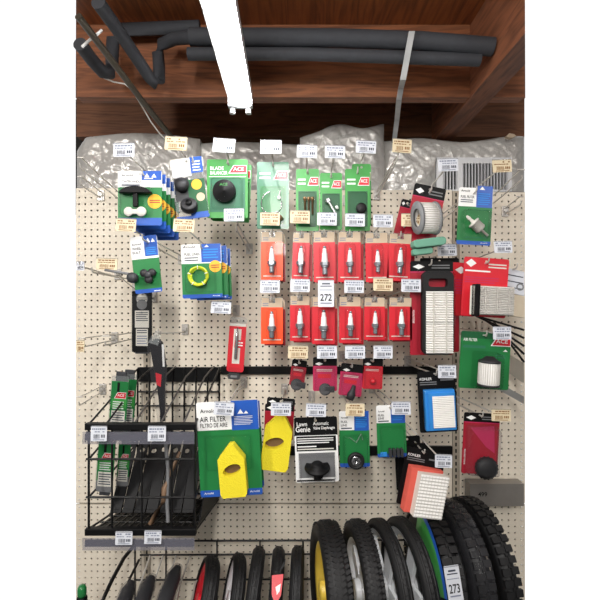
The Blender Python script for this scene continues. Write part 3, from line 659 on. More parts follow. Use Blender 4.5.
mb = MB(p.at(.48, .985, .001)); mb.prism(rrect(-.021, -.03, .021, .012, .004), -.001, .001, 'clear_bag'); p.part('clear_tail', mb)
# bare hooks around the left
hook(237, 230, .34, (234, 215), '', 'white', 20, 13, 1, rise=.03, label='empty steel hook left of the leftmost upper orange plug pack', taglabel='bluish white price tag overlapping the bottom of the blade balancer pack', tagd=.40)
def bare(px, py, d, label, rise=.02, arm=True): hook(px, py, d, None, '', bare=arm, rise=rise, label=label)
bare(81, 168, .33, 'long empty steel hook above and left of the starter handle packs', .035)
bare(81, 185, .16, 'short empty steel hook at the upper left pegboard corner', .01)
bare(82, 347, .26, 'empty steel hook low at the left edge, pointing left', .0)
bare(106, 345, .26, 'empty steel hook just above the black rack, left side', .0)
bare(80, 405, .18, 'empty steel hook left of the green bags', -.01)
bare(520, 205, .12, 'short empty steel hook at the right edge of the pegboard', .01)
bare(521, 180, .30, 'long empty steel hook at the upper right edge', .04)
price_tag(80.5, 346, .27, 'cream price tag at the lower left edge above the rack', 'cream', 8, 12)

# ---- right side packs
def brig(box, label, d, roll=0, yaw=0, col='red_dark', hdr=.2, name='filter_pack', cat='air filter', art=(), **k):
    return Pack(name, label, cat, box, d, [(0, hdr*.6, 'black'), (hdr*.6, hdr, 'black'), (hdr, 1, col)], roll, yaw, art=[('p', [(.06, hdr*.55), (.2, hdr*.3), (.34, hdr*.55), (.2, hdr*.8)], 'white'), ('l', .5, hdr*.3, .92, hdr*.8, 2, 'grey'), ('r', 0, hdr, 1, hdr+.015, 'magenta')]+list(art), **k)
def pleats(mb, w, h, n, dep, horiz=True, y=0):
    vs = []; fs = []
    for k in range(2*n+1):
        t = -.5+k/(2*n); yy = y-(dep if k % 2 else 0)
        if horiz: vs += [(-w/2, yy, t*h), (w/2, yy, t*h)]
        else: vs += [(t*w, yy, -h/2), (t*w, yy, h/2)]
    for k in range(2*n): fs.append((2*k, 2*k+1, 2*k+3, 2*k+2))
    mb.add(vs, fs, 'paper')
# round filter pack
brig((401, 200, 414, 240), 'red and black pack behind the grey round filter', .30, -14)
p = brig((414, 186, 446, 246), 'tilted red and black pack holding a grey round filter with green foam', .34, -12)
R = Ry(math.radians(12))
def ringx(mb, x, r0, r1, th, mt, sy=.62, n=32):
    pr = [(r0, -th/2), (r1, -th/2), (r1*1.02, 0), (r1, th/2), (r0, th/2), (r0, -th/2)]
    vs = []; fs = []
    for r, z in pr:
        for k in range(n):
            a = 2*PI*k/n; sx = (r-r0)+r0; vs.append((x+z, sy*r*math.cos(a), 1.35*r*math.sin(a)))
    for i in range(len(pr)-1):
        for k in range(n): fs.append((i*n+k, i*n+(k+1) % n, (i+1)*n+(k+1) % n, (i+1)*n+k))
    mb.add(vs, fs, mt, True)
FM = p.at(.42, .60, .046) @ Ry(math.radians(-16)) @ Rz(math.radians(24)) 
mb = MB(FM)
ringx(mb, -.028, .021, .037, .008, 'grey', .8); ringx(mb, .040, .021, .038, .008, 'grey', .8); p.part('filter_rim', mb)
mb = MB(FM); ringx(mb, .006, .026, .034, .064, 'paper', .8)
for k in range(40):
    a = 2*PI*k/40; mb.tube([(-.024, .8*.0348*math.cos(a), 1.35*.0348*math.sin(a)), (.036, .8*.0348*math.cos(a), 1.35*.0348*math.sin(a))], .0012, 'paper_line', 4)
p.part('filter_element', mb)
mb = MB(p.at(.62, .99, .044) @ Ry(math.radians(-19))); mb.prism(rrect(-.045, -.013, .055, .012, .01), -.024, .02, 'foam_green'); mb.prism(rrect(-.046, -.034, .015, -.014, .006), -.012, .018, 'foam_green'); p.part('foam_sleeve', mb, .003)
hook(431, 190, .36, (448, 165), 'the tilted pack with the grey round filter', 'white', 20, 13, 2, rise=.04)
# fuel filter pack
p = Pack('fuel_filter_pack', 'white, blue and green pack with a white inline fuel filter', 'blister pack', (459, 188, 493, 245), .36, ARN(.33), -3,
         art=[('r', .52, -.04, .99, .34, 'blue'), ('t', 'Arnold', .06, .04, .035, 'black', .26), ('t', 'FUEL FILTER', .06, .14, .045, 'black', .4), ('l', .06, .2, .42, .27, 2, 'ink'), ('p', [(.6, .03), (.68, -.03), (.76, .03)], 'white'), ('l', .57, .08, .92, .3, 6, 'foam_blue'), ('t', 'Arnold', .7, .95, .02, 'white', .2)])
mb = MB(p.at(.52, .68, .018) @ Ry(math.radians(-50) + PI/2*0)); a = [(.0035, -.045), (.0035, -.02), (.012, -.018), (.0165, -.014), (.0165, .012), (.019, .0125), (.019, .016), (.006, .018), (.0045, .03), (.0055, .034), (.003, .045)]
mb.lathe(a, 'offwhite', None, 20); p.part('inline_filter', mb); p.blister(.1, .4, .9, .9, .036)
hook(476, 191, .38, (502, 166), 'the white and green fuel filter pack', 'cream', 19, 13, 2, rise=.035)
# tall red filter pack
brig((420, 258, 459, 352), 'red filter pack with barely visible edge behind the tall one', .27, 0)
p = brig((410, 261, 453, 355), 'tall red pack with a long black-framed white pleated filter', .34, 0, hdr=.11, art=[('t', 'BRIGGS & STRATTON', .06, .66, .02, 'white', .3, PI/2)])
w, h = p.w*.72, p.h*.88
mb = MB(p.at(.60, .55, .004)); mb.prism(rrect(-w/2, -h/2, w/2, h/2, .02), -.02, 0, 'rubber', hole=rrect(-w*.3, h*.31, w*.3, h*.41, .008)); p.part('filter_frame', mb, .002)
mb = MB(p.at(.62, .65, .026)); pleats(mb, w*.86, h*.74, 26, .007)
mb.box((0, -.004, 0), (w*.88, .002, .0), 'paper')
for sx in (-.2, .2): mb.box((sx*w, -.008, 0), (.003, .002, h*.72), 'offwhite')
p.part('pleated_paper', mb); p.blister(.16, .1, .99, .98, .04)
hook(431, 264, .36, (447, 250), 'the tall red pleated filter pack', 'white', 19, 12, 1, tagd=.33)
# wide red pack
p = Pack('filter_pack', 'red filter pack showing its left edge between the tall and wide ones', 'air filter', (452, 263, 478, 316), .30, [(0, .15, 'red'), (.15, 1, 'red')], -4, art=[('p', [(.12, .14), (.35, .07), (.58, .14), (.35, .21)], 'white'), ('l', .12, .3, .5, .6, 6, 'magenta')])
p = Pack('filter_pack', 'wide red pack with a boxy black-framed white pleated filter', 'air filter', (464, 258, 509, 317), .36, [(0, .12, 'red'), (.12, 1, 'red')], -4, hu=.5,
         art=[('p', [(.04, .1), (.16, .03), (.28, .1), (.16, .17)], 'white'), ('l', .55, .08, .95, .18, 2, 'offwhite'), ('l', .04, .2, .6, .26, 1, 'white'), ('l', .04, .32, .8, .44, 3, 'magenta')])
w, h = .140, .090
M = p.at(.63, .72, .035) @ Ry(math.radians(-2)) @ Rz(math.radians(14))
mb = MB(M); mb.box((-w/2+.004, .0, 0), (.008, .03, h*1.08), 'black'); mb.box((0, .012, 0), (w, .024, h*.98), 'offwhite'); p.part('filter_frame', mb, .001)
mb = MB(M); pleats(mb, w*.9, h*.94, 16, .010, True, -.002)
for sx in (-.3, 0, .3): mb.box((sx*w, -.0125, 0), (.002, .001, h*.9), 'paper_line')
p.part('pleated_paper', mb)
hook(488, 262, .38, (503, 247), 'the wide red pleated filter pack', 'white', 18, 12, 1)
# cardboard pack at right edge
o = thing('filter_box', 'clear-windowed tan filter box at the right edge beside the red pack', 'box', P(515, 270, .34))
g = lambda x, y: ((x-515)*S(.34), (270-y)*S(.34))
mb = MB(); mb.prism([g(508, 268), g(524.5, 272), g(524.5, 296), g(503, 291)], .0, .03, 'tag_white')
for k in range(3): mb.prism([g(508-k, 274+k*6), g(523, 277+k*6), g(523, 278+k*6), g(508-k, 275+k*6)], -.0012, -.0, 'ink')
mb.prism(circ(*g(520, 287), .012, 14), -.0015, -.0, 'grey', hole=circ(*g(520, 287), .008, 14)); mb.build('printed_sleeve', o)
mb = MB(); mb.prism([g(503, 291.5), g(524.5, 296.5), g(524.5, 318), g(500, 314)], .0, .03, 'foamtan'); mb.build('carton', o, .001)
bare(516, 268, .36, 'steel hook holding the tan filter box at the right edge', .03, False)
# green cylinder filter pack
p = Pack('filter_pack', 'dark green pack with a cylindrical white filter at lower right', 'air filter', (461, 332, 511, 389), .34, [(0, .12, 'green_dark'), (.12, 1, 'green')], -3,
         art=[('t', 'AIR FILTER', .05, .12, .05, 'white', .28), ('r', .05, .24, .5, .29, 'green_pale'), ('ace', .6, .08, 1.0, .24), ('l', .7, .38, .92, .46, 2, 'green_pale'), ('r', .05, .32, .95, .325, 'green_pale'), ('p', [(.85, .33), (.9, .29), (.95, .33)], 'white')])
mb = MB(p.at(.5, .68, .035)); mb.lathe([(.029, -.038), (.0305, -.034), (.0305, .03), (.029, .034)], 'paper', None, 30)
for k in range(30): a = 2*PI*k/30; mb.tube([(.031*math.cos(a), .031*math.sin(a), -.034), (.031*math.cos(a), .031*math.sin(a), .03)], .0011, 'paper_line', 4)
p.part('filter_element', mb)
mb = MB(p.at(.5, .68, .035)); mb.lathe([(.028, -.043), (.033, -.042), (.033, -.036), (.029, -.036)], 'rubber_grey', None, 30); mb.lathe([(.022, .030), (.033, .031), (.033, .036), (.024, .04), (.012, .05), (.008, .05)], 'rubber_grey', None, 30); p.part('end_caps', mb); p.blister(.24, .34, .74, .97, .062)
hook(486, 335, .36, (502, 333), 'the dark green cylinder filter pack', 'white', 18, 13, 0, tagd=.42)
# kohler blue
def koh(box, label, d, roll, body='black', tv=.1, hu=.5):
    return Pack('filter_pack', label, 'air filter', box, d, [(0, .12, 'black'), (.12, 1, body)], roll, hu=hu, art=[('t', 'KOHLER', .06, tv, .045, 'white', .32), ('l', .06, tv+.06, .5, tv+.13, 2, 'grey'), ('l', .6, tv+.02, .95, tv+.08, 1, 'grey')])
p = koh((417, 371, 455, 432), 'black pack with a bright blue framed flat filter', .34, 3)
mb = MB(p.at(.52, .62, .010)); w, h = p.w*.78, p.h*.66; mb.box((0, 0, 0), (w, .02, h), 'foam_blue'); mb.box((.004, -.012, -.003), (w*.9, .008, h*.92), 'foam_blue'); p.part('blue_frame', mb, .002)
mb = MB(p.at(.58, .64, .027)); pleats(mb, w*.72, h*.78, 18, .004); p.part('filter_mesh', mb); p.blister(.06, .25, .97, .97, .03)
hook(436, 374, .36, (447, 371.5), 'the black pack with the blue filter', 'white', 18, 13, 0, tagd=.41)
# kohler fan
koh((394, 436, 420, 490), 'rearmost black pack fanned out at the left of its hook', .24, 3)
koh((398, 443, 428, 500), 'middle black pack fanned out behind the red and white filter pack', .28, 0)
p = koh((406, 450, 446, 508), 'front black pack with a red and white pleated block filter', .33, -11)
M = p.at(.60, .66, .010) @ Rz(math.radians(10)); w, h = .108, .142
mb = MB(M); mb.box((-w*.08, .0, 0), (w, .03, h), 'foam_red'); p.part('red_frame', mb, .002)
mb = MB(M); mb.box((w*.05, -.025, -.004), (w*.88, .03, h*.94), 'offwhite'); mb.M = M @ T(w*.05, -.040, -.004); pleats(mb, w*.88, h*.94, 13, .0022)
for k in range(9): mb.box(((-.4+.1*k)*w, -.0045, 0), (.0007, .0006, h*.93), 'paper_line')
p.part('pleated_paper', mb)
hook(424, 453, .35, (443.5, 461), 'the fanned black packs with red filter', 'white', 17, 13, -2, rise=.0, tagd=.42)
# red pack with cap
p = brig((464, 413, 500, 474), 'dark red pack with a round black cap bag at lower right', .34, -3, hdr=.15, art=[('t', 'BRIGGS & STRATTON', .05, .85, .025, 'white', .42, PI/2), ('p', [(.2, .25), (.85, .2), (.9, .65), (.65, .55)], 'magenta')])
mb = MB(p.at(.62, .86, .02)); mb.lathe([(.002, -.014), (.026, -.014), (.033, -.008), (.033, .008), (.022, .016), (.002, .018)], 'rubber', Rx(PI/2), 28)
for k in range(18): a = 2*PI*k/18; mb.box((.033*math.cos(a), 0, .033*math.sin(a)), (.004, .014, .004), 'rubber')
p.part('fuel_cap', mb); p.blister(.08, .2, .95, .99, .042, 'clear_bag')
hook(482, 416, .36, (501, 415), 'the dark red pack with a black cap', 'cream', 19, 12, -1, tagd=.38)

# ---- large packs row
def foam(pk, u, v, w, h, dep, y, rot=0, hx=0, hz=.02, hr=.31):
    M = pk.at(u, v, y) @ Ry(math.radians(-rot)); s = [(x_*w, z_*h) for x_, z_ in [(-.42, -.5), (.42, -.5), (.5, -.43), (.5, .22), (.12, .5), (-.05, .5), (-.5, .24), (-.5, -.43)]]
    mb = MB(M); mb.prism(s, -dep, 0, 'yellow', hole=[(hx*w+hr*w*math.cos(a)*1.1, hz*h+hr*w*math.sin(a)*.7+.25*hr*w*math.cos(a)) for a in [2*PI*k/20 for k in range(20)]])
    mb.flat([(hx*w-hr*w*1.2, hz*h-hr*w), (hx*w+hr*w*1.2, hz*h-hr*w), (hx*w+hr*w*1.2, hz*h+hr*w), (hx*w-hr*w*1.2, hz*h+hr*w)], -dep*.15, 'brown_handle')
    return pk.part('foam_filter', mb, .004)
Pack('filter_pack', 'green foam filter pack edge peeking out right behind the largest one', 'air filter', (201, 402, 260, 488), .33, ARN(.30), 3, art=[('r', .56, .0, .995, .31, 'blue_dark')])
p = Pack('filter_pack', 'largest green pack, a yellow foam filter in front, beside the black rack', 'air filter', (196, 401, 258, 496), .38, ARN(.30), 3,
         art=[('r', .56, .0, .995, .31, 'blue'), ('t', 'Arnold', .06, .075, .04, 'black', .24), ('t', 'AIR FILTER', .05, .155, .055, 'black', .42), ('t', 'FILTRO DE AIRE', .05, .225, .045, 'black', .44), ('l', .6, .16, .9, .26, 6, 'tag_white'),
              ('p', [(.66, .14), (.71, .09), (.76, .14)], 'white'), ('p', [(.76, .14), (.8, .11), (.84, .14)], 'white'), ('t', 'Arnold', .06, .95, .02, 'white', .15), ('t', 'Arnold', .8, .95, .02, 'white', .15)])
foam(p, .56, .69, 26*p.sc, 51*p.sc, .035, .006, 2); p.blister(.12, .36, .86, .72, .012)
hook(227, 404, .40, (224, 408.5), 'the largest green foam filter pack', 'white', 20, 13, -4, tagd=.43)
p = brig((265, 404, 294, 440), 'dark red pack behind a big yellow foam filter with a hole', .30, -2, col='red_dark')
foam(p, .48, .95, 27*p.sc, 55*p.sc, .035, .012, -5, hx=-.1, hz=-.02)
brig((267, 398, 295, 436), 'black-topped dark red pack furthest back behind the yellow foam', .26, -4)
hook(281, 407, .33, (281, 409), 'the pack with the loose yellow foam filter', 'white', 20, 13, -1, tagd=.40)
p = Pack('valve_diaphragm_pack', 'black and white pack with a black valve diaphragm under clear plastic', 'blister pack', (294, 417, 337, 482), .36, [(0, .12, 'black'), (.12, .28, 'black'), (.28, 1, 'white')], 2,
         art=[('t', 'Lawn', .06, .07, .065, 'white', .24), ('t', 'Genie', .03, .14, .085, 'white', .34), ('t', 'Automatic', .44, .07, .055, 'white', .36), ('t', 'Valve Diaphragm', .44, .145, .06, 'white', .5), ('r', .04, .29, .96, .52, 'black'), ('l', .06, .31, .9, .41, 3, 'white'), ('l', .06, .43, .5, .47, 1, 'white'), ('l', .06, .47, .9, .51, 1, 'offwhite'), ('r', .08, .55, .92, .93, 'grey'), ('r', .02, .96, .9, .985, 'black')])
mb = MB(p.at(.5, .76, .018)); mb.lathe([(.002, -.012), (.018, -.010), (.02, -.002), (.038, .0), (.040, .004), (.038, .008), (.02, .006), (.018, .016), (.016, .018)], 'black', Rx(.25), 28); mb.lathe([(.012, -.02), (.012, -.036), (.002, -.038)], 'black', Rx(.25), 16); mb.tube([(.02, 0, -.012), (.012, 0, -.03)], .003, 'black'); p.part('diaphragm', mb)
p.blister(.08, .55, .92, .96, .045)
hook(315, 420, .38, (316, 410), 'the black and white valve diaphragm pack', 'white', 20, 13, -2, tagd=.40)
def wheelpack(box, label, roll, kind):
    p = Pack('trimmer_part_pack', label, 'blister pack', box, .34, ARN(.34), roll,
             art=[('r', .5, .0, .99, .35, 'blue'), ('t', 'Arnold', .06, .1, .03, 'black', .22), ('t', 'FUEL', .06, .17, .04, 'black', .22), ('t', 'LINE', .06, .23, .04, 'black', .2), ('l', .06, .28, .42, .33, 1, 'ink'), ('l', .55, .1, .92, .3, 6, 'foam_blue')])
    return p
p = wheelpack((339, 411, 369, 467), 'green pack with a small grey spoked wheel at bottom', 1, 0)
mb = MB(p.at(.52, .86, .014) @ Ry(.15)); A = Rx(PI/2)
mb.lathe([(.017, -.008), (.025, -.008), (.027, 0), (.025, .008), (.017, .008), (.017, -.008)], 'rubber', A, 28); q = p.part('small_wheel', mb)
mb = MB(p.at(.52, .86, .014)); mb.lathe([(.004, -.005), (.0175, -.004), (.0175, .004), (.004, .005), (.004, -.005)], 'silver', A, 24)
for k in range(6): a = k*PI/3; mb.tube([(.005*math.cos(a), -.008, .005*math.sin(a)), (.015*math.cos(a), -.008, .015*math.sin(a))], .0015, 'grey_dark')
mb.build('wheel_hub', q); mb = MB(p.at(.55, .5, .01)); mb.tube([(-.02, 0, .008), (0, 0, -.008), (.016, 0, .02), (.02, 0, .0)], .002, 'clear_thick'); p.part('clear_clip', mb); p.blister(.12, .42, .92, .99, .03)
hook(354, 414, .36, (355, 409.5), 'the green pack with a small wheel', 'cream', 19, 13, -1, tagd=.39)
p = wheelpack((376, 405, 405, 457), 'green pack with a row of grey clips at bottom, right of the wheel pack', 2, 1)
mb = MB(p.at(.6, .88, .012))
for k in range(4): mb.prism(rrect(-.022+k*.012, -.014, -.013+k*.012, .012, .003), -.01, .006, 'grey_dark')
p.part('grey_clips', mb, .001); mb = MB(p.at(.2, .93, .006)); mb.box((0, 0, 0), (.02, .004, .014), 'foam_blue'); p.part('blue_tab', mb, .001); p.blister(.1, .4, .92, .99, .028)
hook(391, 408, .36, (401, 408), 'the green pack of grey clips', 'white', 19, 13, 0, tagd=.39)

# ------------------------------------------------------------------ crossbars and racks
def bar(px0, px1, py0, py1, label, d=.012):
    mb = MB(); a = P(px0, py0, d); b = P(px1, py1, d); mb.box(((a.x+b.x)/2, -d, (a.z+b.z)/2), (b.x-a.x, .014, a.z-b.z), 'black'); tag(mb.build('crossbar', None, .001), label, 'rail')
bar(221, 452, 366.5, 374, 'black horizontal rail across the pegboard behind the small red bags')
bar(250, 452, 446, 455, 'black horizontal rail behind the large packs, lower of two')
X0, X1 = -.637, -.317
def L2(x, y, z): return Vector((x, -y, zz(z)))
rk = thing('wire_rack', 'black wire display rack with two front lips on the left pegboard', 'rack', (X0*.5+X1*.5, 0, zz(-.78)))
def rb(mb, name): 
    mb.M = Matrix.Translation(-Vector(rk.location)); return mb
r_ = .0035; mb = rb(MB(), '')
for x in (X0, X1):
    mb = rb(MB(), '')
    mb.tube([L2(x, .02, -.27), L2(x, .41, -.375)], r_, 'black_wire'); mb.tube([L2(x, .02, -.77), L2(x, .41, -.69)], r_, 'black_wire'); mb.tube([L2(x, .41, -.69), L2(x, .41, -.375)], r_, 'black_wire'); mb.tube([L2(x, .02, -.77), L2(x, .02, -.27)], r_, 'black_wire')
    mb.tube([L2(x, .02, -.40), L2(x, .41, -.48)], r_, 'black_wire'); mb.tube([L2(x, .02, -.56), L2(x, .41, -.595)], r_, 'black_wire')
    mb.build('side_frame', rk)
mb = rb(MB(), '')
for z in (-.48, -.595, -.40): mb.tube([L2(X0-.008, .41, z), L2(X1+.004, .41, z)], r_, 'black_wire')
for x in (X0+.07, X0+.16, X1-.07): mb.tube([L2(x, .41, -.69), L2(x, .41, -.375)], r_*.9, 'black_wire')
mb.build('front_wires', rk)
mb = rb(MB(), '')
for z in (-.36, -.415, -.52, -.64, -.76): mb.tube([L2(X0, .02, z), L2(X1, .02, z)], r_, 'black_wire')
for k in range(8): x = X0+(X1-X0)*k/7; mb.tube([L2(x, .02, -.77), L2(x, .02, -.27)], r_, 'black_wire')
mb.build('back_wires', rk)
mb = rb(MB(), '')
for k in range(15): x = X0+(X1-X0)*k/14; mb.tube([L2(x, .02, -.77), L2(x, .41, -.69)], r_*.8, 'black_wire')
for k in range(1, 6): t = k/6; mb.tube([L2(X0, .02+.39*t, -.77+.08*t), L2(X1, .02+.39*t, -.77+.08*t)], r_*.8, 'black_wire')
mb.build('bottom_wires', rk)
mb = rb(MB(), ''); q = [L2(X0, .41, -.70), L2(X1, .41, -.70), L2(X1, .02, -.78), L2(X0, .02, -.78)]; e = Vector((0, 0, -.004))
mb.add(q+[v+e for v in q], [(0, 1, 2, 3), (7, 6, 5, 4), (0, 4, 5, 1), (1, 5, 6, 2), (2, 6, 7, 3), (3, 7, 4, 0)], 'black'); mb.build('tray', rk)
mb = rb(MB(), ''); q = [L2(X1+.004, .36, -.69), L2(X1+.004, .02, -.77), L2(X1+.004, .02, -.42), L2(X1+.004, .10, -.47)]; e = Vector((-.003, 0, 0))
mb.add(q+[v+e for v in q], [(0, 1, 2, 3), (7, 6, 5, 4), (0, 4, 5, 1), (1, 5, 6, 2), (2, 6, 7, 3), (3, 7, 4, 0)], 'black'); mb.build('side_panel', rk)
mb = rb(MB(), ''); mb.box(((X0+X1)/2, -.012, zz(-.293)), (X1-X0+.005, .012, .056), 'black'); mb.build('back_plate', rk, .001)
for k, x in enumerate((X0+.035, X0+.12, X0+.2, X0+.27)):     # divider loops
    mb = rb(MB(), ''); mb.tube([L2(x+.03, .02, -.262), L2(x+.03, .05, -.262), L2(x+.015, .12, -.285), L2(x+.012, .25, -.33), L2(x+.01, .39, -.378), L2(x+.01, .4, -.39)], .0034, 'dark_wire' if k else 'black_wire'); mb.build('divider', rk)
for zt_, nm in ((-.375, 'upper'), (-.69, 'lower')):
    mb = rb(MB(), ''); mb.box(((X0+X1)/2, -.415, zz(zt_-.004)), (X1-X0+.012, .02, .020), 'black'); mb.build('shelf_lip', rk, .002)
    mb = rb(MB(), ''); mb.box(((X0+X1)/2-.002, -.432, zz(zt_-.034)), (X1-X0+.012, .002, .036), 'clear_strip'); mb.box(((X0+X1)/2, -.428, zz(zt_-.033)), (X1-X0+.004, .004, .020), 'strip'); mb.build('label_strip', rk)
    o2 = None
rt = [(99, 433.5, 16, 15, 'white paper tag at the left end of the upper rack lip'), (157, 433.5, 18, 15, 'white paper tag right of middle on the upper rack lip'),
      (124, 538, 17, 13, 'white paper tag on the lower rack lip, left one'), (153, 537, 17, 13, 'white paper tag on the lower rack lip, right one')]
for x, y, w, h, l in rt: price_tag(x, y, .438, l, 'white', w, h)
# things standing in the rack
def bag(px0, py0, px1, py1, d, label):
    p = Pack('blade_bag', label, 'mower blade', (px0, py0, px1, py1), d, [(0, .1, 'clear_thick'), (.1, .8, 'green'), (.8, 1, 'grey')], -4, art=[('r', .35, .12, .5, .4, 'black'), ('r', .08, .42, .95, .6, 'green_light'), ('ace', .2, .3, .9, .42), ('l', .15, .46, .8, .62, 4, 'white'), ('r', .1, .64, .9, .9, 'offwhite'), ('l', .15, .66, .85, .88, 5, 'ink')], hole=False)
    mb = MB(); mb.box((0, .006, p.top-p.h*.5), (p.w*.6, .006, p.h*1.15), 'grey_dark'); p.part('blade', mb, .001)
    mb = MB(); mb.box((0, -.004, p.top-p.h*.48), (p.w*1.04, .003, p.h*1.0), 'clear'); p.part('plastic_bag', mb)
bag(112, 376, 129, 430, .28, 'green labelled blade bag sticking up at the left end of the rack')
bag(121, 374, 137, 428, .22, 'green labelled blade bag just right of and behind the front one')
bag(99, 436, 116, 492, .37, 'green labelled blade bag low in the rack behind its front wires')
bag(119, 440, 131, 486, .31, 'narrow green blade bag beside the low front one in the rack')
BL = ['black flat mower blade leaning at the left inside the rack', 'second mower blade from the left inside the rack', 'third mower blade leaning in the middle of the rack', 'fourth mower blade from the left in the rack', 'fifth blade from the left, standing right of the rack middle', 'sixth blade from the left, near the rack right side', 'last mower blade against the right side of the rack']
for k in range(7):
    x = X0+.055+k*.038; o = thing('mower_blade_pack', BL[k], 'mower blade', L2(x, .35, -.672), (math.radians(-38-2*(k % 3)), 0, 0))
    mb = MB(); mb.prism([(-.017, 0), (.017, 0), (.018, .12), (.016, .2), (.018, .27), (-.016, .29-.03*(k%3)), (-.018, .12)], -.003, .003, 'black', hole=circ(0, .2, .009)); mb.build('blade', o, .001)
    mb = MB(); mb.prism([(-.017, .01), (.017, .01), (.018, .16), (-.018, .16)], -.0048, -.0032, 'black'); mb.build('sleeve', o)
o = thing('tool_handle', 'long pale brown curved handle with a blue-black shaft standing inside the rack', 'tool', P(153, 522, .36))
g = lambda x, y, d=.36: P(x, y, d)-P(153, 522, .36)
mb = MB(); mb.tube([g(150, 524), g(157, 512), g(164, 500), g(164, 488), g(172, 470, .33), g(180, 452, .3)], [.006, .008, .009, .008, .006, .005], 'brown_handle', 8); mb.build('grip', o)
mb = MB(); mb.tube([g(165, 436, .32), g(168, 470, .34), g(167, 500, .36), g(168, 522, .37)], .006, 'grey', 8); mb.build('shaft', o)

# lower tyre rack
tr = thing('tyre_rack', 'black wire rack holding the row of tyres along the bottom', 'rack', P(210, 690, .0))
mb = MB(Matrix.Translation(-Vector(tr.location)))
for y in (541, 555, 580): mb.tube([P(136 if y != 555 else 140, y, .03), P(420 if y == 541 else 330, y-1, .03)], .0035, 'black_wire')
for x in (135, 166, 217, 260, 303): mb.tube([P(x, 540, .03), P(x, 640, .03)], .0035, 'black_wire')
mb.build('back_wires', tr)
mb = MB(Matrix.Translation(-Vector(tr.location))); mb.tube([P(136, 541, .03), P(133, 547, .05), P(124, 558, .12), P(112, 580, .2), P(101, 604, .28), P(98, 640, .3)], .007, 'black_wire', 8); mb.tube([P(139, 560, .03), P(130, 578, .12), P(120, 604, .2)], .005, 'black_wire', 8); mb.build('side_arm', tr)
mb = MB(Matrix.Translation(-Vector(tr.location)))
for x in (150, 163, 176, 190, 205): mb.tube([P(x, 556, .04), P(x-10, 585, .14), P(x-18, 625, .26)], .0035, 'wire'); 
mb.build('dividers', tr)
# wrapped small tyres / handle grips at lower left
for k, (px, py) in enumerate(((130, 583), (150, 578), (176, 568))):
    o = thing('wrapped_tube', ['leftmost dark inner tube in clear wrap at the bottom left', 'middle dark inner tube in clear wrap at the bottom left', 'longest wrapped inner tube leaning beside the small tyres'][k], 'inner tube', P(px, py, .2))
    g = lambda x, y, d: P(x, y, d)-P(px, py, .2)
    mb = MB(); mb.tube([g(px+2, py-1, .17), g(px-2, py+8, .2), g(px-10, py+30, .27), g(px-16, py+50, .32)], [.012, .024, .026, .024], 'rubber_grey', 12); mb.build('inner_tube', o)
    mb = MB(); mb.tube([g(px+3, py-3, .17), g(px-2, py+7, .2), g(px-10, py+30, .27), g(px-16, py+50, .32)], [.014, .028, .031, .028], 'clear_bag', 9); mb.build('plastic_wrap', o)
mb = MB(); mb.lathe([(.002, .02), (.01, .018), (.014, .008), (.014, -.01), (.010, -.02)], 'green', None, 14); mb.lathe([(.016, -.02), (.018, -.06)], 'black', None, 14)
o = tag(mb.build('bottle'), 'dark bottle with a green cap at the bottom left corner', 'bottle'); o.location = P(82, 591, .3)

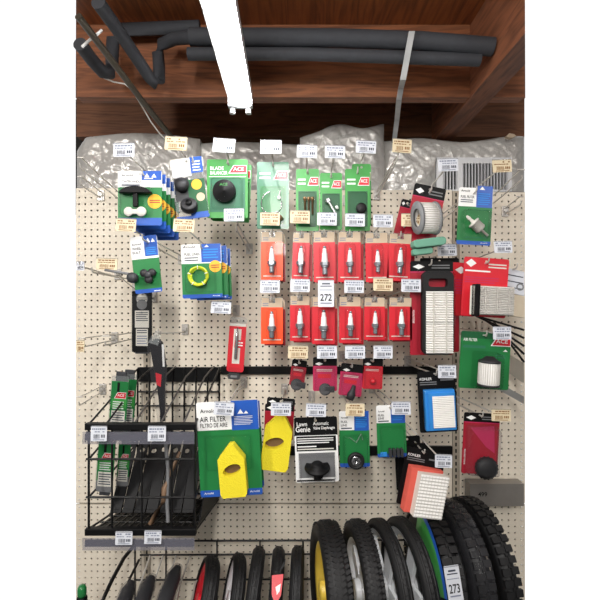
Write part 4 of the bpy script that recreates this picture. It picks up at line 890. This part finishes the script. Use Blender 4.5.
def ringx2(mb, x, r, t):
    n = 48; vs = []; fs = []; pr = [(r-t, x-t), (r+t*.3, x-t*.6), (r+t*.3, x+t*.6), (r-t, x+t)]
    for rr_, z in pr:
        for k in range(n): a = 2*PI*k/n; vs.append((z, rr_*math.cos(a), rr_*math.sin(a)))
    for i in range(3):
        for k in range(n): fs.append((i*n+k, i*n+(k+1) % n, (i+1)*n+(k+1) % n, (i+1)*n+k))
    mb.add(vs, fs, 'rubber', True)
def tyre(px, py, d, R, w, yaw, label, rim='white_rim', style=0, roll=0, side=None, rr=.66, wrap=False):
    ra = math.radians(roll); c = P(px, py, d)-Vector((R*math.sin(ra), 0, R*math.cos(ra)))
    t = thing('wheel', label, 'wheel', c, (0, math.radians(roll), math.radians(yaw)))
    A = Ry(PI/2); h = w/2; Ri = R*rr; mb = MB()
    prof = [(Ri, -h*.55), (Ri*1.04, -h*.75), (R*.86, -h*1.0), (R*.92, -h*.93), (R*.955, -h*.72), (R*.985, -h*.4), (R, 0), (R*.985, h*.4), (R*.955, h*.72), (R*.92, h*.93), (R*.86, h*1.0), (Ri*1.04, h*.75), (Ri, h*.55), (Ri, -h*.55)]
    n = 56; vs = []; fs = []
    for r, z in prof:
        for k in range(n): a = 2*PI*k/n; vs.append((z, r*math.cos(a), r*math.sin(a)))
    for i in range(len(prof)-1):
        for k in range(n): fs.append((i*n+k, i*n+(k+1) % n, (i+1)*n+(k+1) % n, (i+1)*n+k))
    mb.add(vs, fs, 'rubber', True)
    nb = int(2*PI*R/{0: .016, 1: .03, 2: .02}[style])
    if style == 2:
        for z_ in (-.45, 0, .45): ringx2(mb, z_*h, R*.995, .004)
    for k in range(nb):
        a = 2*PI*k/nb; M = Matrix.Rotation(a, 3, 'X')
        if style == 2: mb.box(M @ Vector((0, 0, R*.992)), (h*1.1, .003, .004), 'rubber', M @ Matrix.Rotation(.6 if k % 2 else -.6, 3, 'Z'))
        elif style == 0:
            for s in (-.66, -.22, .22, .66): mb.box(M @ Vector((s*h, 0, R*(.998-.07*s*s))), (h*.34, .0105, .0035), 'rubber', M @ Matrix.Rotation(.5 if s > 0 else -.5, 3, 'Z'))
        else:
            for s in (-.55, .55): mb.box(M @ Vector((s*h, .004*s, R*.985)), (h*.82, .02, .012), 'rubber', M)
            mb.box(M @ Vector((0, .015, R*.995)), (h*.3, .01, .010), 'rubber', M)
    mb.build('tyre', t)
    mb = MB()
    pr = [(Ri*1.03, -h*.62), (Ri*1.0, -h*.66), (Ri*.9, -h*.55), (Ri*.88, -h*.2), (Ri*.88, h*.2), (Ri*.9, h*.55), (Ri, h*.66), (Ri*1.03, h*.62)]
    vs = []; fs = []
    for r, z in pr:
        for k in range(n): a = 2*PI*k/n; vs.append((z, r*math.cos(a), r*math.sin(a)))
    for i in range(len(pr)-1):
        for k in range(n): fs.append((i*n+k, i*n+(k+1) % n, (i+1)*n+(k+1) % n, (i+1)*n+k))
    mb.add(vs, fs, rim, True); mb.build('rim', t)
    mb = MB(); 
    for k in range(5):
        a = 2*PI*k/5+.3; mb.box(Matrix.Rotation(a, 3, 'X') @ Vector((0, 0, Ri*.5)), (w*.25, Ri*.3, Ri*.86), rim, Matrix.Rotation(a, 3, 'X'))
    mb.lathe([(.012, -h*.9), (Ri*.22, -h*.8), (Ri*.22, h*.8), (.012, h*.9)], rim, A, 20); mb.build('hub', t, .002)
    if side:   # printed paper sticker on the sidewall
        mb = MB(); k0 = 14; vs = []; fs = []
        for k in range(k0+1):
            a = PI/2+.15-(k/k0)*1.35; vs += [(-h*1.5-.006, -R*.66*math.cos(a), R*.66*math.sin(a)), (-h*1.12-.004, -R*.96*math.cos(a), R*.96*math.sin(a)), (-h*1.0-.004, -R*1.02*math.cos(a), R*1.02*math.sin(a))]
        for k in range(k0): fs.append((3*k, 3*k+1, 3*k+4, 3*k+3))
        mb.add(vs, fs, side); mb.add(vs, [(3*k+1, 3*k+2, 3*k+5, 3*k+4) for k in range(k0)], 'blue'); mb.build('sticker', t)
    if wrap:
        mb = MB(); vs = []; fs = []; pr = [(R*.7, -h*1.15), (R*.9, -h*1.2), (R*1.02, -h*.9), (R*1.045, 0), (R*1.02, h*.9), (R*.9, h*1.2), (R*.7, h*1.15)]
        for r, z in pr:
            for k in range(n): a = 2*PI*k/n; q = 1+.006*math.sin(7*a+z*60)+.005*math.sin(17*a); vs.append((z, q*r*math.cos(a), q*r*math.sin(a)))
        for i in range(len(pr)-1):
            for k in range(n): fs.append((i*n+k, i*n+(k+1) % n, (i+1)*n+(k+1) % n, (i+1)*n+k))
        mb.add(vs, fs, 'clear_bag', True); mb.build('plastic_wrap', t)
    return t
tyre(214, 563, .24, .14, .052, 12, 'small wheel with a bright red rim, leftmost of the tyre row', 'red', 2, rr=.84, roll=16)
tyre(241, 560, .24, .14, .046, 9, 'small wheel with a white rim edge right of the red one', 'white_rim', 2, rr=.88, roll=12)
tyre(259, 553, .25, .15, .046, 1, 'small plain black tyre in the row, third from left', 'white_rim', 2, rr=.88, roll=8)
t5 = tyre(279, 553, .25, .15, .044, 1, 'small black tyre with a red and white tag on it, fourth from left', 'white_rim', 2, rr=.88, roll=5)
tyre(298, 552, .25, .15, .046, -1, 'small black tyre just left of the first large tyre', 'white_rim', 2, rr=.88, roll=3)
mb = MB(); mb.prism([(-.018, .02), (.018, .026), (.015, -.03), (0, -.055), (-.014, -.03)], -.002, .002, 'red'); mb.prism([(-.004, -.01), (.012, 0), (.01, -.02), (.002, -.03)], -.003, -.002, 'white'); mb.prism([(.004, .03), (.02, .05), (.022, .07), (.012, .05)], -.002, .002, 'black')
mb.M = Matrix(); o = mb.build('hang_tag', t5); o.location = (0.0, -.108, .118); o.rotation_euler = (math.radians(-35), 0, 0); o['label'] = 'red and white hang tag'
tyre(330, 527, .28, .21, .084, 7, 'large black tyre with a yellow hub, first of the large ones', 'yellow_rim', rr=.68)
tyre(362, 526, .28, .21, .064, 6, 'large black tyre with a white rim, second of the large ones', 'white_rim', rr=.72)
tyre(386, 525, .28, .205, .048, 9, 'narrower large tyre with a white rim and red mark, third large one', 'white_rim', 2, rr=.84)
tyre(408, 523, .28, .205, .050, 10, 'large tyre showing its wide white rim, fourth large one', 'white_rim', 2, rr=.84)
tyre(432, 513, .23, .23, .060, 3, 'wrapped knobby tyre with a green and blue label band', 'grey', 1, side='green_light', rr=.6)
tyre(454, 506, .22, .22, .060, 7, 'knobby tractor tyre wrapped in clear film, second from right', 'grey', 1, rr=.6, wrap=True)
tyre(476, 503, .20, .22, .056, 8, 'knobby tractor tyre at the far right of the row', 'grey', 1, rr=.66)
price_tag(453.5, 583, .50, 'tall white tag numbered 273 in front of the knobby tyres', 'white', 15, 34, 8, '273')
# dark shelf at the right with raised number
mb = MB(); a = P(470, 484, .06); b = P(524, 506, .06); mb.box(((a.x+b.x)/2, -.035, (a.z+b.z)/2), (b.x-a.x, .05, a.z-b.z), 'shelf_grey')
mb.text('499', P(478, 0, .06).x, P(0, 492, .06).z, .017, 'black', -.0607, .035); tag(mb.build('steel_shelf'), 'grey steel shelf edge reading 499 at the lower right', 'shelf')
for k, (a, b) in enumerate((((503, 368), (524, 383)), ((478, 378), (524, 404)))):
    mb = MB(); A_ = P(a[0], a[1], .02); B_ = P(b[0], b[1], .18); v = (B_-A_); n_ = Vector((0, 0, .07 if k == 0 else .026))
    mb.add([A_, B_, B_+n_, A_+n_, A_+Vector((0, .012, 0)), B_+Vector((0, .012, 0)), B_+n_+Vector((0, .012, 0)), A_+n_+Vector((0, .012, 0))], [(0, 1, 2, 3), (7, 6, 5, 4), (0, 4, 5, 1), (3, 2, 6, 7), (0, 3, 7, 4), (1, 5, 6, 2)], 'offwhite' if k == 0 else 'galv')
    tag(mb.build('shelf_arm'), ['wide pale metal arm slanting down at the right edge behind the green pack', 'narrow grey metal arm slanting down at the right edge below the wide one'][k], 'bracket')
for k in range(5):
    mb = MB(); mb.tube([P(470+6*k, 314+2*k, .03), P(524, 330+8*k, .20)], .004, 'black_wire'); tag(mb.build('display_rod'), ['topmost', 'second', 'third', 'fourth', 'lowest'][k]+' of the dark rods slanting behind the green filter pack', 'rod', 'dark slanting rods')
